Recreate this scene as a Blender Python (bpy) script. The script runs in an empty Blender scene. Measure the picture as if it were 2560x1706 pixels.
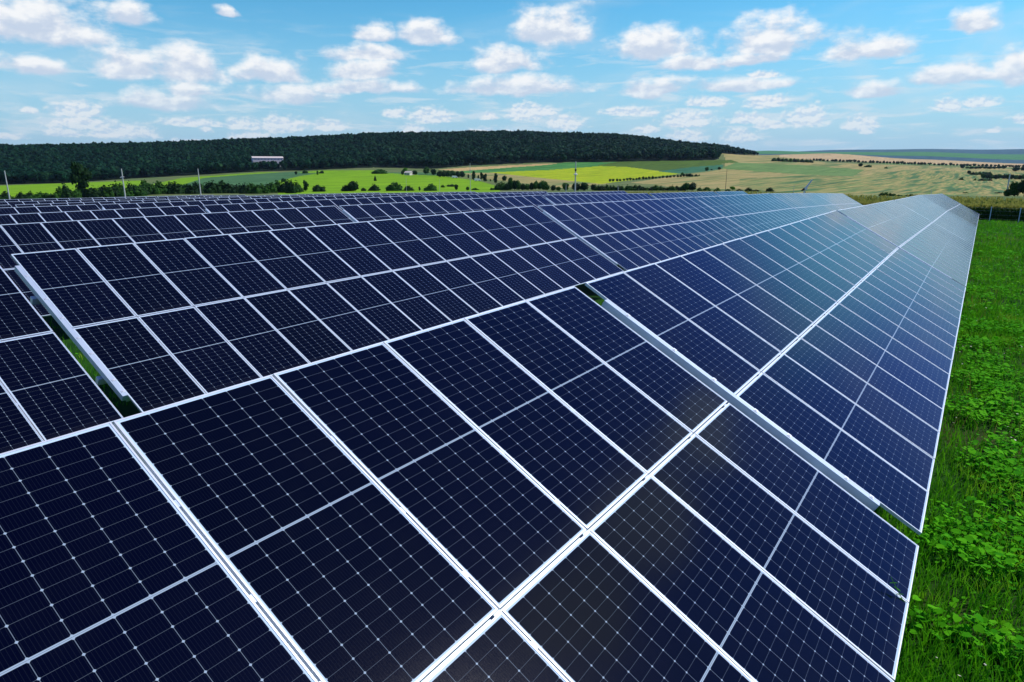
import bpy, math, random
import numpy as np
from mathutils import Matrix, Vector
random.seed(7); RS = np.random.RandomState(11)
sc = bpy.context.scene
COL = sc.collection

# ------------------------------------------------------------------ helpers
def tag(o, label=None, cat=None, group=None, kind=None):
    if label: o['label'] = label
    if cat: o['category'] = cat
    if group: o['group'] = group
    if kind: o['kind'] = kind
    return o
def empty(name, loc=(0, 0, 0)):
    o = bpy.data.objects.new(name, None); COL.objects.link(o)
    o.location = loc; o.empty_display_size = .2
    return o
def link(name, me, parent=None, mat=None):
    o = bpy.data.objects.new(name, me); COL.objects.link(o)
    if parent: o.parent = parent
    if mat is not None: o.matrix_local = mat
    return o
def np_mesh(name, V, F, mats, idx=None, smooth=False):
    """V (n,3) array, F (m,k) array with k = 3 or 4"""
    V = np.asarray(V, np.float32); F = np.asarray(F, np.int32)
    me = bpy.data.meshes.new(name)
    me.vertices.add(len(V)); me.vertices.foreach_set('co', V.ravel())
    k = F.shape[1]
    me.loops.add(F.size); me.loops.foreach_set('vertex_index', F.ravel())
    me.polygons.add(len(F))
    me.polygons.foreach_set('loop_start', np.arange(0, F.size, k, dtype=np.int32))
    me.polygons.foreach_set('loop_total', np.full(len(F), k, np.int32))
    for m in (mats if isinstance(mats, (list, tuple)) else [mats]): me.materials.append(m)
    if idx is not None: me.polygons.foreach_set('material_index', np.asarray(idx, np.int32))
    if smooth: me.polygons.foreach_set('use_smooth', np.ones(len(F), bool))
    me.update(); me.validate()
    return me
class MB:
    """collects boxes, tubes and quads and makes one mesh of them"""
    def __init__(s): s.v = []; s.f = []; s.m = []
    def poly(s, pts, mi=0):
        b = len(s.v); s.v += [tuple(p) for p in pts]; s.f.append(tuple(range(b, b + len(pts)))); s.m.append(mi)
    def box(s, x0, x1, y0, y1, z0, z1, mi=0):
        b = len(s.v)
        s.v += [(x0, y0, z0), (x1, y0, z0), (x1, y1, z0), (x0, y1, z0), (x0, y0, z1), (x1, y0, z1), (x1, y1, z1), (x0, y1, z1)]
        for q in ((3, 2, 1, 0), (4, 5, 6, 7), (0, 1, 5, 4), (1, 2, 6, 5), (2, 3, 7, 6), (3, 0, 4, 7)):
            s.f.append(tuple(b + i for i in q)); s.m.append(mi)
    def tube(s, p, q, r0, r1=None, n=8, mi=0, caps=True):
        p, q = Vector(p), Vector(q); r1 = r0 if r1 is None else r1
        d = (q - p).normalized(); a = d.orthogonal().normalized(); c = d.cross(a)
        b = len(s.v)
        for P, r in ((p, r0), (q, r1)):
            for i in range(n):
                t = 2 * math.pi * i / n; s.v.append(tuple(P + (a * math.cos(t) + c * math.sin(t)) * r))
        for i in range(n):
            j = (i + 1) % n; s.f.append((b + i, b + j, b + n + j, b + n + i)); s.m.append(mi)
        if caps:
            s.f.append(tuple(b + i for i in reversed(range(n)))); s.m.append(mi)
            s.f.append(tuple(b + n + i for i in range(n))); s.m.append(mi)
    def lathe(s, prof, n=12, mi=0, c=(0, 0, 0)):
        b = len(s.v)
        for r, z in prof:
            for i in range(n):
                t = 2 * math.pi * i / n; s.v.append((c[0] + r * math.cos(t), c[1] + r * math.sin(t), c[2] + z))
        for k in range(len(prof) - 1):
            for i in range(n):
                j = (i + 1) % n
                s.f.append((b + k * n + i, b + k * n + j, b + (k + 1) * n + j, b + (k + 1) * n + i)); s.m.append(mi)
    def mesh(s, name, mats):
        me = bpy.data.meshes.new(name); me.from_pydata(s.v, [], s.f)
        for m in (mats if isinstance(mats, (list, tuple)) else [mats]): me.materials.append(m)
        me.polygons.foreach_set('material_index', s.m); me.update()
        return me

# ------------------------------------------------------------------ node helpers
class NT:
    def __init__(s, tree): s.t = tree; s.n = tree.nodes; s.l = tree.links
    def _in(s, sock, v):
        if v is None: return
        if isinstance(v, bpy.types.NodeSocket): s.l.new(v, sock)
        else: sock.default_value = v
    def math(s, op, a, b=None, c=None, clamp=False):
        n = s.n.new('ShaderNodeMath'); n.operation = op; n.use_clamp = clamp
        for i, v in enumerate((a, b, c)): s._in(n.inputs[i], v)
        return n.outputs[0]
    def vec(s, op, a, b=None, c=None, scale=None):
        n = s.n.new('ShaderNodeVectorMath'); n.operation = op
        for i, v in enumerate((a, b, c)):
            if v is not None: s._in(n.inputs[i], v)
        if scale is not None: s._in(n.inputs['Scale'], scale)
        return n.outputs['Value'] if op in ('LENGTH', 'DOT_PRODUCT', 'DISTANCE') else n.outputs['Vector']
    def step(s, x, lo, hi, a=0., b=1.):
        n = s.n.new('ShaderNodeMapRange'); n.interpolation_type = 'SMOOTHSTEP'
        for i, v in enumerate((x, lo, hi, a, b)): s._in(n.inputs[i], v)
        return n.outputs[0]
    def lin(s, x, lo, hi, a=0., b=1.):
        n = s.n.new('ShaderNodeMapRange')
        for i, v in enumerate((x, lo, hi, a, b)): s._in(n.inputs[i], v)
        return n.outputs[0]
    def mix(s, f, a, b, blend='MIX'):
        n = s.n.new('ShaderNodeMix'); n.data_type = 'RGBA'; n.blend_type = blend
        s._in(n.inputs[0], f)
        for sock, v in ((n.inputs[6], a), (n.inputs[7], b)):
            s._in(sock, v if isinstance(v, bpy.types.NodeSocket) else (*v, 1.) if len(v) == 3 else v)
        return n.outputs[2]
    def noise(s, vec, scale, detail=3., rough=.5, dist=0., dim='3D'):
        n = s.n.new('ShaderNodeTexNoise'); n.noise_dimensions = dim
        if vec is not None: s.l.new(vec, n.inputs['Vector'])
        n.inputs['Scale'].default_value = scale; n.inputs['Detail'].default_value = detail
        n.inputs['Roughness'].default_value = rough; n.inputs['Distortion'].default_value = dist
        return n.outputs[0]
    def sep(s, v):
        n = s.n.new('ShaderNodeSeparateXYZ'); s.l.new(v, n.inputs[0]); return n.outputs
    def comb(s, x, y, z):
        n = s.n.new('ShaderNodeCombineXYZ')
        for i, v in enumerate((x, y, z)): s._in(n.inputs[i], v)
        return n.outputs[0]
    def coord(s, w):
        return s.n.new('ShaderNodeTexCoord').outputs[w]
def new_mat(name):
    m = bpy.data.materials.new(name); m.use_nodes = True
    nt = NT(m.node_tree); bs = m.node_tree.nodes['Principled BSDF']
    return m, nt, bs
def simple_mat(name, col, rough=.6, metal=0., var=0., vscale=8., spec=.5):
    m, nt, bs = new_mat(name)
    bs.inputs['Roughness'].default_value = rough; bs.inputs['Metallic'].default_value = metal
    bs.inputs['Specular IOR Level'].default_value = spec
    if var:
        n = nt.noise(nt.coord('Object'), vscale, 4, .6)
        c = nt.mix(n, tuple(x * (1 - var) for x in col), tuple(min(1, x * (1 + var)) for x in col))
        nt.l.new(c, bs.inputs['Base Color'])
    else: bs.inputs['Base Color'].default_value = (*col, 1)
    return m

# ------------------------------------------------------------------ camera (solved from the panel grid)
S = 1.07                     # metres between panel seams
YAW, PITCH, FPX = 0.5998, 0.2553, 1683.6
ZTOP = 2.87 * S              # top edge of the front row above its ground
CAM = np.array([-6.5333 * S, -3.6622 * S, 1.3468 * S + ZTOP])
fw = np.array([math.cos(YAW) * math.cos(PITCH), math.sin(YAW) * math.cos(PITCH), -math.sin(PITCH)])
rt = np.array([math.sin(YAW), -math.cos(YAW), 0.]); dn = np.cross(fw, rt)
RC = np.stack([rt, dn, fw])
cam = bpy.data.cameras.new('camera'); co = bpy.data.objects.new('camera', cam); COL.objects.link(co)
cam.sensor_width = 36; cam.lens = 36 * FPX / 2560; cam.clip_start = .1; cam.clip_end = 40000
M = Matrix.Identity(4)
for i in range(3): M[i][0], M[i][1], M[i][2], M[i][3] = rt[i], -dn[i], -fw[i], CAM[i]
co.matrix_world = M; sc.camera = co
def project(P):
    d = (np.atleast_2d(P) - CAM) @ RC.T
    return 1280 + FPX * d[:, 0] / d[:, 2], 853 + FPX * d[:, 1] / d[:, 2], d[:, 2]
def pix_ray(x, y):
    d = np.stack([(np.asarray(x, float) - 1280) / FPX, (np.asarray(y, float) - 853) / FPX, np.ones_like(np.asarray(x, float) + np.asarray(y, float))], -1) @ RC
    return d
def pix_az_tan(x, y):
    d = pix_ray(x, y); h = np.hypot(d[..., 0], d[..., 1])
    return np.arctan2(d[..., 1], d[..., 0]), d[..., 2] / h

# ------------------------------------------------------------------ terrain
ROWZ = [(0, [(-30, 0), (.28, -.004), (16.5, -.024), (32.8, -.374), (49, -.682), (65.3, -1.204), (81.5, -1.67), (120, -1.9)]),
        (9.475, [(-30, -.1), (-2, -.077), (14.2, -.048), (30.5, -.346), (46.7, -.675), (63, -1.175), (79.2, -1.757), (120, -2.0)]),
        (18.78, [(-30, -.22), (1.1, -.27), (13.2, -.32), (29.5, -.44), (46, -.87), (62.5, -1.24), (72.8, -1.51), (120, -2.0)]),
        (28.18, [(-30, -.45), (4.8, -.57), (12.9, -.58), (29, -.66), (45, -1.0), (61.6, -1.35), (120, -2.1)]),
        (37.62, [(-30, -.6), (8.2, -.74), (12.4, -.81), (28.3, -.93), (44.5, -1.2), (60.8, -1.54), (120, -2.2)]),
        (47.02, [(-30, -.85), (11.7, -1.09), (27.6, -1.2), (43.9, -1.42), (59.6, -1.74), (120, -2.3)]),
        (56.03, [(-30, -.95), (14.5, -1.25), (26.5, -1.48), (42.8, -1.66), (52.4, -1.83), (120, -2.5)]),
        (65.05, [(-30, -1.05), (17.3, -1.45), (30, -1.72), (40, -1.9), (120, -2.6)]),
        (74.5, [(-30, -1.3), (43, -2.19), (120, -2.8)]), (95, [(-30, -2.4), (43, -2.9), (120, -3.4)]), (130, [(-30, -3.9), (43, -4.1), (120, -4.5)]),
        (180, [(-30, -5.8), (43, -6.), (120, -6.3)]), (260, [(-30, -8.4), (43, -8.5), (120, -8.6)]), (420, [(-30, -9.6), (43, -9.6), (120, -9.6)])]
ROWY = np.array([r[0] for r in ROWZ])
ROFF = [.014, -.022] + [0.] * 12
def row_z(i, u):
    k = ROWZ[i][1]; return np.interp(u, [a for a, _ in k], [b for _, b in k]) + ROFF[i]
def near_z(x, y):
    u = np.asarray(x) / S; v = np.asarray(y) / S
    Z = np.stack([row_z(i, u) for i in range(len(ROWZ))])
    i = np.clip(np.searchsorted(ROWY, v) - 1, 0, len(ROWY) - 2)
    t = np.clip((v - ROWY[i]) / (ROWY[i + 1] - ROWY[i]), 0, 1)
    n = np.arange(Z.shape[1]) if Z.ndim > 1 else 0
    z = Z[i, n] * (1 - t) + Z[i + 1, n] * t
    return z * S
BY = [-200, 5, 14, 22, 33, 45, 55, 66, 78, 95, 130, 400]
BX = [91, 91, 89.5, 84, 73, 71, 69, 60, 52, 47, 42, 42]
def bound(y): return np.interp(y, BY, BX)
TX = np.array([0, 300, 600, 900, 1150, 1400, 1650, 1760, 1900, 2100, 2353]) * 1.088
TD = np.array([200, 330, 450, 600, 800, 950, 1200, 1500, 1700, 2200, 3000, 4000, 5500, 8000, 12000.])
TY = np.array([[456, 455, 452, 451, 451, 451, 451, 451, 451, 452, 452],
               [449, 446, 443, 441, 440, 440, 441, 442, 444, 446, 447],
               [440, 436, 430, 428, 428, 428, 428, 429, 431, 434, 438],
               [433, 425, 414, 410, 412, 412, 410, 412, 415, 421, 428],
               [427, 416, 401, 393, 393, 391, 389, 394, 400, 408, 415],
               [423, 410, 394, 386, 379, 374, 372, 382, 391, 398, 406],
               [390, 378, 366, 355, 348, 348, 360, 369, 379, 387, 396],
               [351, 344, 333, 318, 314, 321, 346, 360, 372, 379, 388],
               [352, 346, 335, 320, 316, 323, 348, 359, 367, 374, 384],
               [362, 356, 350, 340, 335, 335, 354, 357, 353.5, 367, 377],
               [372, 368, 362, 356, 350, 350, 358, 354, 356, 361, 371],
               [376, 374, 370, 365, 360, 356, 352, 349, 353.5, 355, 363],
               [378, 376, 374, 370, 366, 360, 350, 346, 351, 350, 356],
               [380, 379, 378, 376, 372, 366, 356, 351, 346, 343, 342],
               [384, 384, 384, 384, 380, 376, 366, 360, 356, 352, 350]]) * 1.088
TAZ = pix_az_tan(TX, np.full(len(TX), 413.))[0]          # decreasing with x
TTAN = np.stack([pix_az_tan(TX, TY[i])[1] for i in range(len(TD))])
def vnoise(x, y, seed):
    r = np.random.RandomState(seed); out = np.zeros_like(x)
    for k in range(6):
        a = r.uniform(0, 6.28); f = r.uniform(.6, 1.6)
        out = out + np.sin((x * np.cos(a) + y * np.sin(a)) * f + r.uniform(0, 6.28))
    return out / 6
def far_z(x, y):
    dx = x - CAM[0]; dy = y - CAM[1]; D = np.hypot(dx, dy)
    az = np.arctan2(dy, dx); az = np.clip(az, TAZ[-1] - .02, TAZ[0] + .02)
    c = np.interp(-az, -TAZ, np.arange(len(TAZ))); j = np.clip(c.astype(int), 0, len(TAZ) - 2); t = c - j
    t = t * t * (3 - 2 * t) * .5 + t * .5
    L = np.interp(np.log(np.maximum(D, 150)), np.log(TD), np.arange(len(TD))); i = np.clip(L.astype(int), 0, len(TD) - 2); s = np.clip(L - i, 0, 1)
    T = (TTAN[i, j] * (1 - t) + TTAN[i, j + 1] * t) * (1 - s) + (TTAN[i + 1, j] * (1 - t) + TTAN[i + 1, j + 1] * t) * s
    T = T + .0011 * vnoise(az * 42., az * 17. + np.log(np.maximum(D, 100)) * 3, 9) * np.clip((D - 3800) / 2500, 0, 1)
    z = CAM[2] + D * T
    return z + vnoise(x / 90, y / 90, 3) * np.clip((D - 300) / 900, 0, 1) * 1.2
def ground_z(x, y):
    x = np.asarray(x, float); y = np.asarray(y, float); sh = np.broadcast(x, y).shape
    X = np.broadcast_to(x, sh).ravel(); Y = np.broadcast_to(y, sh).ravel()
    s = X - bound(Y); w = np.clip((s - 32) / 70, 0, 1); w = w * w * (3 - 2 * w)
    D = np.hypot(X - CAM[0], Y - CAM[1]); w = np.maximum(w, np.clip((D - 320) / 200, 0, 1))
    z = near_z(X, Y) * (1 - w) + far_z(X, Y) * w
    z = z + vnoise(X / 1.3, Y / 1.3, 5) * .03
    return z.reshape(sh) if sh else float(z[0])
DL = np.exp(np.linspace(math.log(125), math.log(11000), 1500))
def ground_hit(px, py):
    """first far-ground point seen along the ray"""
    d = pix_ray(px, py); d = d / np.hypot(d[0], d[1])
    P = CAM + DL[:, None] * d; g = ground_z(P[:, 0], P[:, 1])
    k = np.nonzero(P[:, 2] <= g)[0]
    i = k[0] if len(k) else None
    return None if i is None else (P[i, 0], P[i, 1], g[i], DL[i])

# ------------------------------------------------------------------ ground materials
def field_mat(name, c1, c2, scale=.05, stretch=1., ang=0., c3=None, rough=.95, fine=.6, lo=.35, hi=.65, rows=.8):
    m, nt, bs = new_mat(name)
    g = nt.coord('Object')
    mp = nt.n.new('ShaderNodeMapping'); nt.l.new(g, mp.inputs[0])
    mp.inputs['Rotation'].default_value = (0, 0, ang); mp.inputs['Scale'].default_value = (1, stretch, 1)
    a = nt.noise(mp.outputs[0], scale, 5, .6, .08)
    f = nt.step(a, lo, hi)
    c = nt.mix(f, c1, c2)
    if c3 is not None:
        b = nt.noise(mp.outputs[0], scale * .31, 3, .5)
        c = nt.mix(nt.step(b, .5, .64), c, c3)
    e = nt.noise(g, fine, 4, .7)
    m2 = nt.n.new('ShaderNodeMapping'); nt.l.new(g, m2.inputs[0]); m2.inputs['Rotation'].default_value = (0, 0, ang + .25); m2.inputs['Scale'].default_value = (.012, .3, .3)
    rw = nt.noise(m2.outputs[0], 1., 3, .65); m3 = nt.noise(g, .02, 2, .5)
    c = nt.mix(nt.math('MULTIPLY', nt.step(m3, .3, .7), rows), c, nt.mix(1., c, nt.mix(nt.step(rw, .38, .62), (.55, .62, .55), (1.3, 1.25, 1.2)), 'MULTIPLY'))
    c = nt.mix(nt.step(e, .25, .8), c, (.0, .0, .0), 'MIX') if False else nt.mix(1., c, nt.mix(e, (.62, .62, .62), (1.3, 1.3, 1.3)), 'MULTIPLY')
    nt.l.new(c, bs.inputs['Base Color']); bs.inputs['Roughness'].default_value = rough
    bs.inputs['Specular IOR Level'].default_value = .1
    return m
GM = {}
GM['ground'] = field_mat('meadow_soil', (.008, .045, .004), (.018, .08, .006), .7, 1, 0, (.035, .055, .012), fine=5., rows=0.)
GM['meadow'] = field_mat('rough_meadow', (.10, .17, .05), (.17, .2, .07), .02, 3, .6)
GM['green_field'] = field_mat('bright_crop', (.15, .33, .004), (.22, .42, .006), .02, 6, .5, fine=.25)
GM['grey_green_field'] = field_mat('grey_green_crop', (.055, .15, .055), (.08, .19, .07), .03, 5, .9, fine=.2)
GM['straw_strip'] = field_mat('pale_straw', (.5, .36, .14), (.58, .42, .18), .02, 5, .3)
GM['mid_green_field'] = field_mat('mid_green_crop', (.05, .21, .045), (.09, .27, .06), .015, 6, .4)
GM['sunflower_field'] = field_mat('yellow_green_crop', (.30, .43, .006), (.40, .48, .01), .05, 3, .9, fine=.3)
GM['olive_field'] = field_mat('olive_crop', (.07, .13, .02), (.09, .17, .02), .03, 6, .3)
GM['teal_field'] = field_mat('bluish_crop', (.04, .15, .075), (.055, .19, .09), .03, 4, .2)
GM['stubble_field'] = field_mat('streaky_stubble', (.37, .32, .11), (.15, .24, .07), .02, 22, -.62, (.07, .17, .06), lo=.43, hi=.6)
GM['straw_field'] = field_mat('ripe_straw', (.42, .34, .13), (.3, .29, .1), .014, 9, -.62, (.16, .23, .075))
GM['pale_green_field'] = field_mat('pale_green_crop', (.13, .24, .065), (.16, .27, .08), .01, 7, -.5)
GM['wheat_field'] = field_mat('wheat', (.5, .38, .19), (.56, .42, .22), .006, 5, .3, fine=.08)
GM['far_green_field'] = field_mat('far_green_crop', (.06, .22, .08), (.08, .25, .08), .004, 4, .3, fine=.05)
GM['far_woods'] = field_mat('hazed_distant_woods', (.034, .10, .13), (.06, .145, .18), .006, 4, .3, fine=.02)  # blue of the distant haze is painted into this base colour
GM['forest_floor'] = field_mat('forest_floor', (.004, .014, .008), (.007, .02, .009), .05, 1, 0)
k2 = 1.088
FIELDS = [   # outlines in the photograph's 2353-wide grid, later ones lie over earlier ones
 ('meadow', [(-200, 460), (-200, 330), (2600, 330), (2600, 460)], 100, 1700),
 ('green_field', [(-200, 429), (0, 427), (180, 420), (330, 415), (330, 436), (200, 452), (-200, 456)], 150, 1100),
 ('green_field', [(290, 436), (420, 409), (600, 396.5), (650, 396), (560, 402), (470, 409), (420, 425), (400, 440)], 150, 1100),
 ('grey_green_field', [(410, 428), (470, 409), (560, 402), (655, 396), (725, 393), (745, 400), (690, 404), (640, 418), (640, 440), (410, 442)], 150, 1100),
 ('green_field', [(640, 450), (640, 416), (690, 405), (735, 398), (680, 397), (740, 392), (870, 391.5), (880, 396), (950, 402), (1010, 404), (1100, 416), (1150, 430), (1150, 452)], 150, 1100),
 ('grey_green_field', [(880, 397), (950, 396), (1060, 400), (1060, 407), (1005, 404), (950, 402)], 300, 1100),
 ('straw_strip', [(1005, 390), (1060, 386), (1240, 377), (1320, 374), (1270, 380), (1060, 394)], 400, 1300),
 ('mid_green_field', [(1050, 394), (1250, 380), (1300, 374), (1500, 372), (1400, 384), (1190, 398), (1050, 402)], 300, 1300),
 ('straw_field', [(1060, 398), (1190, 397.5), (1400, 423), (1290, 432), (1120, 412)], 300, 1100),
 ('sunflower_field', [(1125, 396.5), (1260, 391), (1380, 382), (1440, 384), (1565, 399.5), (1383, 423), (1210, 406)], 300, 1200),
 ('olive_field', [(1368, 381), (1434, 370), (1590, 369), (1660, 369), (1660, 379), (1520, 393), (1440, 384)], 400, 1500),
 ('teal_field', [(1512, 394), (1590, 384), (1660, 379), (1662, 390), (1567, 400)], 300, 1400),
 ('straw_field', [(1570, 402), (1665, 388), (1665, 340), (1900, 374), (2600, 398), (2600, 460), (1560, 432), (1450, 420)], 250, 1700),
 ('stubble_field', [(1700, 412), (1850, 402), (1950, 408), (2080, 392), (2600, 400), (2600, 460), (1850, 452), (1700, 430)], 220, 1600),
 ('pale_green_field', [(1655, 388), (1690, 374), (1835, 379), (1985, 391), (1960, 406), (1850, 402)], 300, 1500),
 ('olive_field', [(1590, 371), (1680, 368), (1700, 374), (1600, 378)], 300, 1500),
 ('pale_green_field', [(1990, 377), (2140, 380), (2600, 396), (2600, 388), (2140, 373)], 300, 1700),
 ('wheat_field', [(1640, 365), (1774, 360), (1875, 340), (1958, 340), (2353, 340), (2600, 340), (2600, 400), (2353, 388), (2100, 376), (1900, 371)], 1640, 2230),
 ('straw_field', [(1640, 380), (1640, 340), (1790, 350), (1790, 380)], 1300, 2230),
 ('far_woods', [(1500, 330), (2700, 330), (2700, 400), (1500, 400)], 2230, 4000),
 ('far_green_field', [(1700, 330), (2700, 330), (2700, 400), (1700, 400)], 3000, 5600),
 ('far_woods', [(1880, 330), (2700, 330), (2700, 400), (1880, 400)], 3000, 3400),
 ('far_green_field', [(1990, 353), (2060, 349.5), (2230, 351), (2700, 362), (2700, 368), (2100, 358)], 2300, 5600),
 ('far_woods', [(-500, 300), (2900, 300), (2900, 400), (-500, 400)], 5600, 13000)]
def in_poly(x, y, poly):
    ins = np.zeros(x.shape, bool); n = len(poly)
    for i in range(n):
        x1, y1 = poly[i]; x2, y2 = poly[(i + 1) % n]
        if y1 == y2: continue
        c = ((y1 > y) != (y2 > y)) & (x < (x2 - x1) * (y - y1) / (y2 - y1) + x1); ins ^= c
    return ins
FFX = np.array([-400, 0, 150, 300, 460, 600, 700, 860, 1000, 1080, 1240, 1400, 1640, 1650, 1655, 1700, 1762, 1770])
FFY = np.array([430, 425, 421, 411, 402, 394, 392, 385, 388, 381, 374, 372, 368.5, 366, 353, 356, 359, 300])
def in_forest(x, y, D):
    """x, y in the 2353 grid"""
    return (y <= np.interp(x, FFX, FFY)) & (D > 500) & (D < 1680) & (x < 1768)
def build_terrain():
    az = np.concatenate([np.radians(np.arange(-180, -44, 4.)), np.radians(np.arange(-44, 44, .12)), np.radians(np.arange(44, 180.1, 4.))]) + YAW
    rr = np.exp(np.concatenate([np.arange(math.log(1.2), math.log(150), .035), np.arange(math.log(150), math.log(2500), .011), np.arange(math.log(2500), math.log(11500), .03)]))
    A, Rr = np.meshgrid(az, rr); X = CAM[0] + Rr * np.cos(A); Y = CAM[1] + Rr * np.sin(A)
    Z = ground_z(X, Y)
    V = np.stack([X, Y, Z], -1).reshape(-1, 3); na = len(az)
    V = np.vstack([V, [[CAM[0], CAM[1], ground_z(CAM[0], CAM[1])]]])
    i, j = np.meshgrid(np.arange(len(rr) - 1), np.arange(na - 1), indexing='ij')
    Q = np.stack([i * na + j, (i + 1) * na + j, (i + 1) * na + j + 1, i * na + j + 1], -1).reshape(-1, 4)
    Cn = V[Q].mean(1); D = np.hypot(Cn[:, 0] - CAM[0], Cn[:, 1] - CAM[1])
    px, py, dz = project(Cn); px = px / k2; py = py / k2
    s = Cn[:, 0] - bound(Cn[:, 1]); far = ((s > 34) | (D > 330))
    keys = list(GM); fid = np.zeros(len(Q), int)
    fid[far] = keys.index('meadow')
    front = far & (dz > 1)
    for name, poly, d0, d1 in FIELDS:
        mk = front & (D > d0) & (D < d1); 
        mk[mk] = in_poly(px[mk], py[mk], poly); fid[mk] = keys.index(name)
    mk = front & in_forest(px, py, D); fid[mk] = keys.index('forest_floor')
    fid[far & ~front & (D > 600)] = keys.index('meadow')
    for k, name in enumerate(keys):
        q = Q[fid == k]
        if not len(q): continue
        used = np.unique(q); remap = np.zeros(len(V), int); remap[used] = np.arange(len(used))
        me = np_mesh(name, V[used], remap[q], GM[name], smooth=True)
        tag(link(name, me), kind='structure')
build_terrain()
# the small disc of ground right under the camera
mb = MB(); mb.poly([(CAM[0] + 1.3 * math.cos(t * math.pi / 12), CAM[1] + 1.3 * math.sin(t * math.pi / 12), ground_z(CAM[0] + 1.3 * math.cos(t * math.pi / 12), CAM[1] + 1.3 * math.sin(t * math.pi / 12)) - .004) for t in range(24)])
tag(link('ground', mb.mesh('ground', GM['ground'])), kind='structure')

# ------------------------------------------------------------------ solar tables
TILT = 0.5094
PW, PH = S - .016, 2.08 * S - .02          # panel size
HP = 2.08 * S
def cell_mat():
    m, nt, bs = new_mat('solar_cells')
    x, y, _ = nt.sep(nt.coord('Object'))
    hw = PW / 2 - .022; cw = 2 * hw / 6; hh = PH / 2 - .024; mg = .0075; ch = (hh - mg) / 12
    ax = nt.math('DIVIDE', nt.math('ADD', x, hw), cw); fx = nt.math('FRACT', ax)
    dx = nt.math('MULTIPLY', nt.math('SUBTRACT', .5, nt.math('ABSOLUTE', nt.math('SUBTRACT', fx, .5))), cw)
    yb = nt.math('ABSOLUTE', y); ay = nt.math('DIVIDE', nt.math('SUBTRACT', yb, mg), ch); fy = nt.math('FRACT', ay)
    dy = nt.math('MULTIPLY', nt.math('SUBTRACT', .5, nt.math('ABSOLUTE', nt.math('SUBTRACT', fy, .5))), ch)
    colm = nt.math('MULTIPLY', nt.step(dx, .0006, .0019, 1, 0), .30)
    row = nt.math('MULTIPLY', nt.step(dy, .0003, .0012, 1, 0), .17)
    dot = nt.math('MULTIPLY', nt.step(nt.math('ADD', dx, dy), .0065, .0095, 1, 0), .62)
    mid = nt.math('MULTIPLY', nt.step(yb, .0068, .0085, 1, 0), nt.step(yb, .0008, .0022, .3, .62))
    mar = nt.step(nt.math('MAXIMUM', nt.math('SUBTRACT', nt.math('ABSOLUTE', x), hw), nt.math('SUBTRACT', yb, hh)), -.0005, .001)
    bus = nt.math('MULTIPLY', nt.step(nt.math('ABSOLUTE', nt.math('SUBTRACT', nt.math('FRACT', nt.math('MULTIPLY', fx, 10.)), .5)), 0., .1, 1, 0), .012)
    ln = colm
    for k in (row, dot, mid, mar, bus): ln = nt.math('MAXIMUM', ln, k)
    inf = nt.n.new('ShaderNodeObjectInfo').outputs['Random']
    base = nt.mix(inf, (.0002, .0005, .0045), (.0004, .0008, .0075))
    wp = nt.vec('ADD', nt.coord('Object'), nt.vec('MULTIPLY', nt.comb(inf, inf, inf), (37., 53., 11.)))
    dust = nt.math('MULTIPLY', nt.step(nt.noise(wp, 2.3, 6, .7), .42, .8), .0025)
    edge = nt.math('MULTIPLY', nt.step(y, -PH / 2 + .16, -PH / 2 + .02), nt.math('MULTIPLY', nt.noise(wp, 9., 4, .6), .014))
    spot = nt.step(nt.noise(wp, 31., 2, .5), .83, .86, 0., .10)
    dirt = nt.math('ADD', nt.math('ADD', dust, edge), spot)
    base = nt.mix(dirt, base, (.6, .62, .6))
    c = nt.mix(ln, base, (.52, .68, .8))
    nt.l.new(c, bs.inputs['Base Color'])
    g = nt.noise(nt.coord('Object'), 260., 1, .5)
    nt.l.new(nt.lin(g, .3, .7, .07, .15), bs.inputs['Roughness'])
    bs.inputs['IOR'].default_value = 1.31
    return m
MAT_CELL = cell_mat()
MAT_FRAME = simple_mat('anodised_aluminium', (.72, .78, .82), .46, .55, .06, 3.)
MAT_STEEL = simple_mat('galvanised_steel', (.56, .68, .78), .4, .4, .12, 4.)
MAT_BACK = simple_mat('white_backsheet', (.75, .76, .78), .6)
def panel_lam():
    mb = MB(); a, b = PW / 2 - .009, PH / 2 - .009
    mb.box(-a, a, -b, b, .024, .0315, 0)
    me = mb.mesh('laminate', [MAT_CELL, MAT_BACK]); me.polygons[0].material_index = 1
    return me
def panel_frame():
    mb = MB(); a, b, l = PW / 2, PH / 2, .0105
    mb.box(-a, a, b - l, b, 0, .035); mb.box(-a, a, -b, -b + l, 0, .035)
    mb.box(-a, -a + l, -b + l, b - l, 0, .035); mb.box(a - l, a, -b + l, b - l, 0, .035)
    return mb.mesh('frame', MAT_FRAME)
def panel_merged():
    mb = MB(); a, b, l = PW / 2, PH / 2, .0105
    mb.box(-a + .009, a - .009, -b + .009, b - .009, .024, .0315, 0)
    mb.box(-a, a, b - l, b, 0, .035, 2); mb.box(-a, a, -b, -b + l, 0, .035, 2)
    mb.box(-a, -a + l, -b + l, b - l, 0, .035, 2); mb.box(a - l, a, -b + l, b - l, 0, .035, 2)
    me = mb.mesh('panel', [MAT_CELL, MAT_BACK, MAT_FRAME]); me.polygons[0].material_index = 1
    return me
ME_LAM, ME_FRAME, ME_MERGED = panel_lam(), panel_frame(), panel_merged()
V0, V1 = .36, 2 * HP - .46                      # reach of the rails down the slope
def rail_mesh(w, clamps):
    mb = MB(); mb.box(-w / 2, w / 2, -V1, -V0, -.112, -.002)
    if clamps:
        for q in (.12, .31, .62, .87):
            for base in (0, HP):
                y = -(base + q * HP)
                if -V1 + .03 < y < -V0 - .03: mb.box(-.009, .009, y - .025, y + .025, -.002, .031)
    return mb.mesh('rail', MAT_STEEL)
ME_RAIL, ME_RAIL_END = rail_mesh(.06, True), rail_mesh(.07, False)
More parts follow.
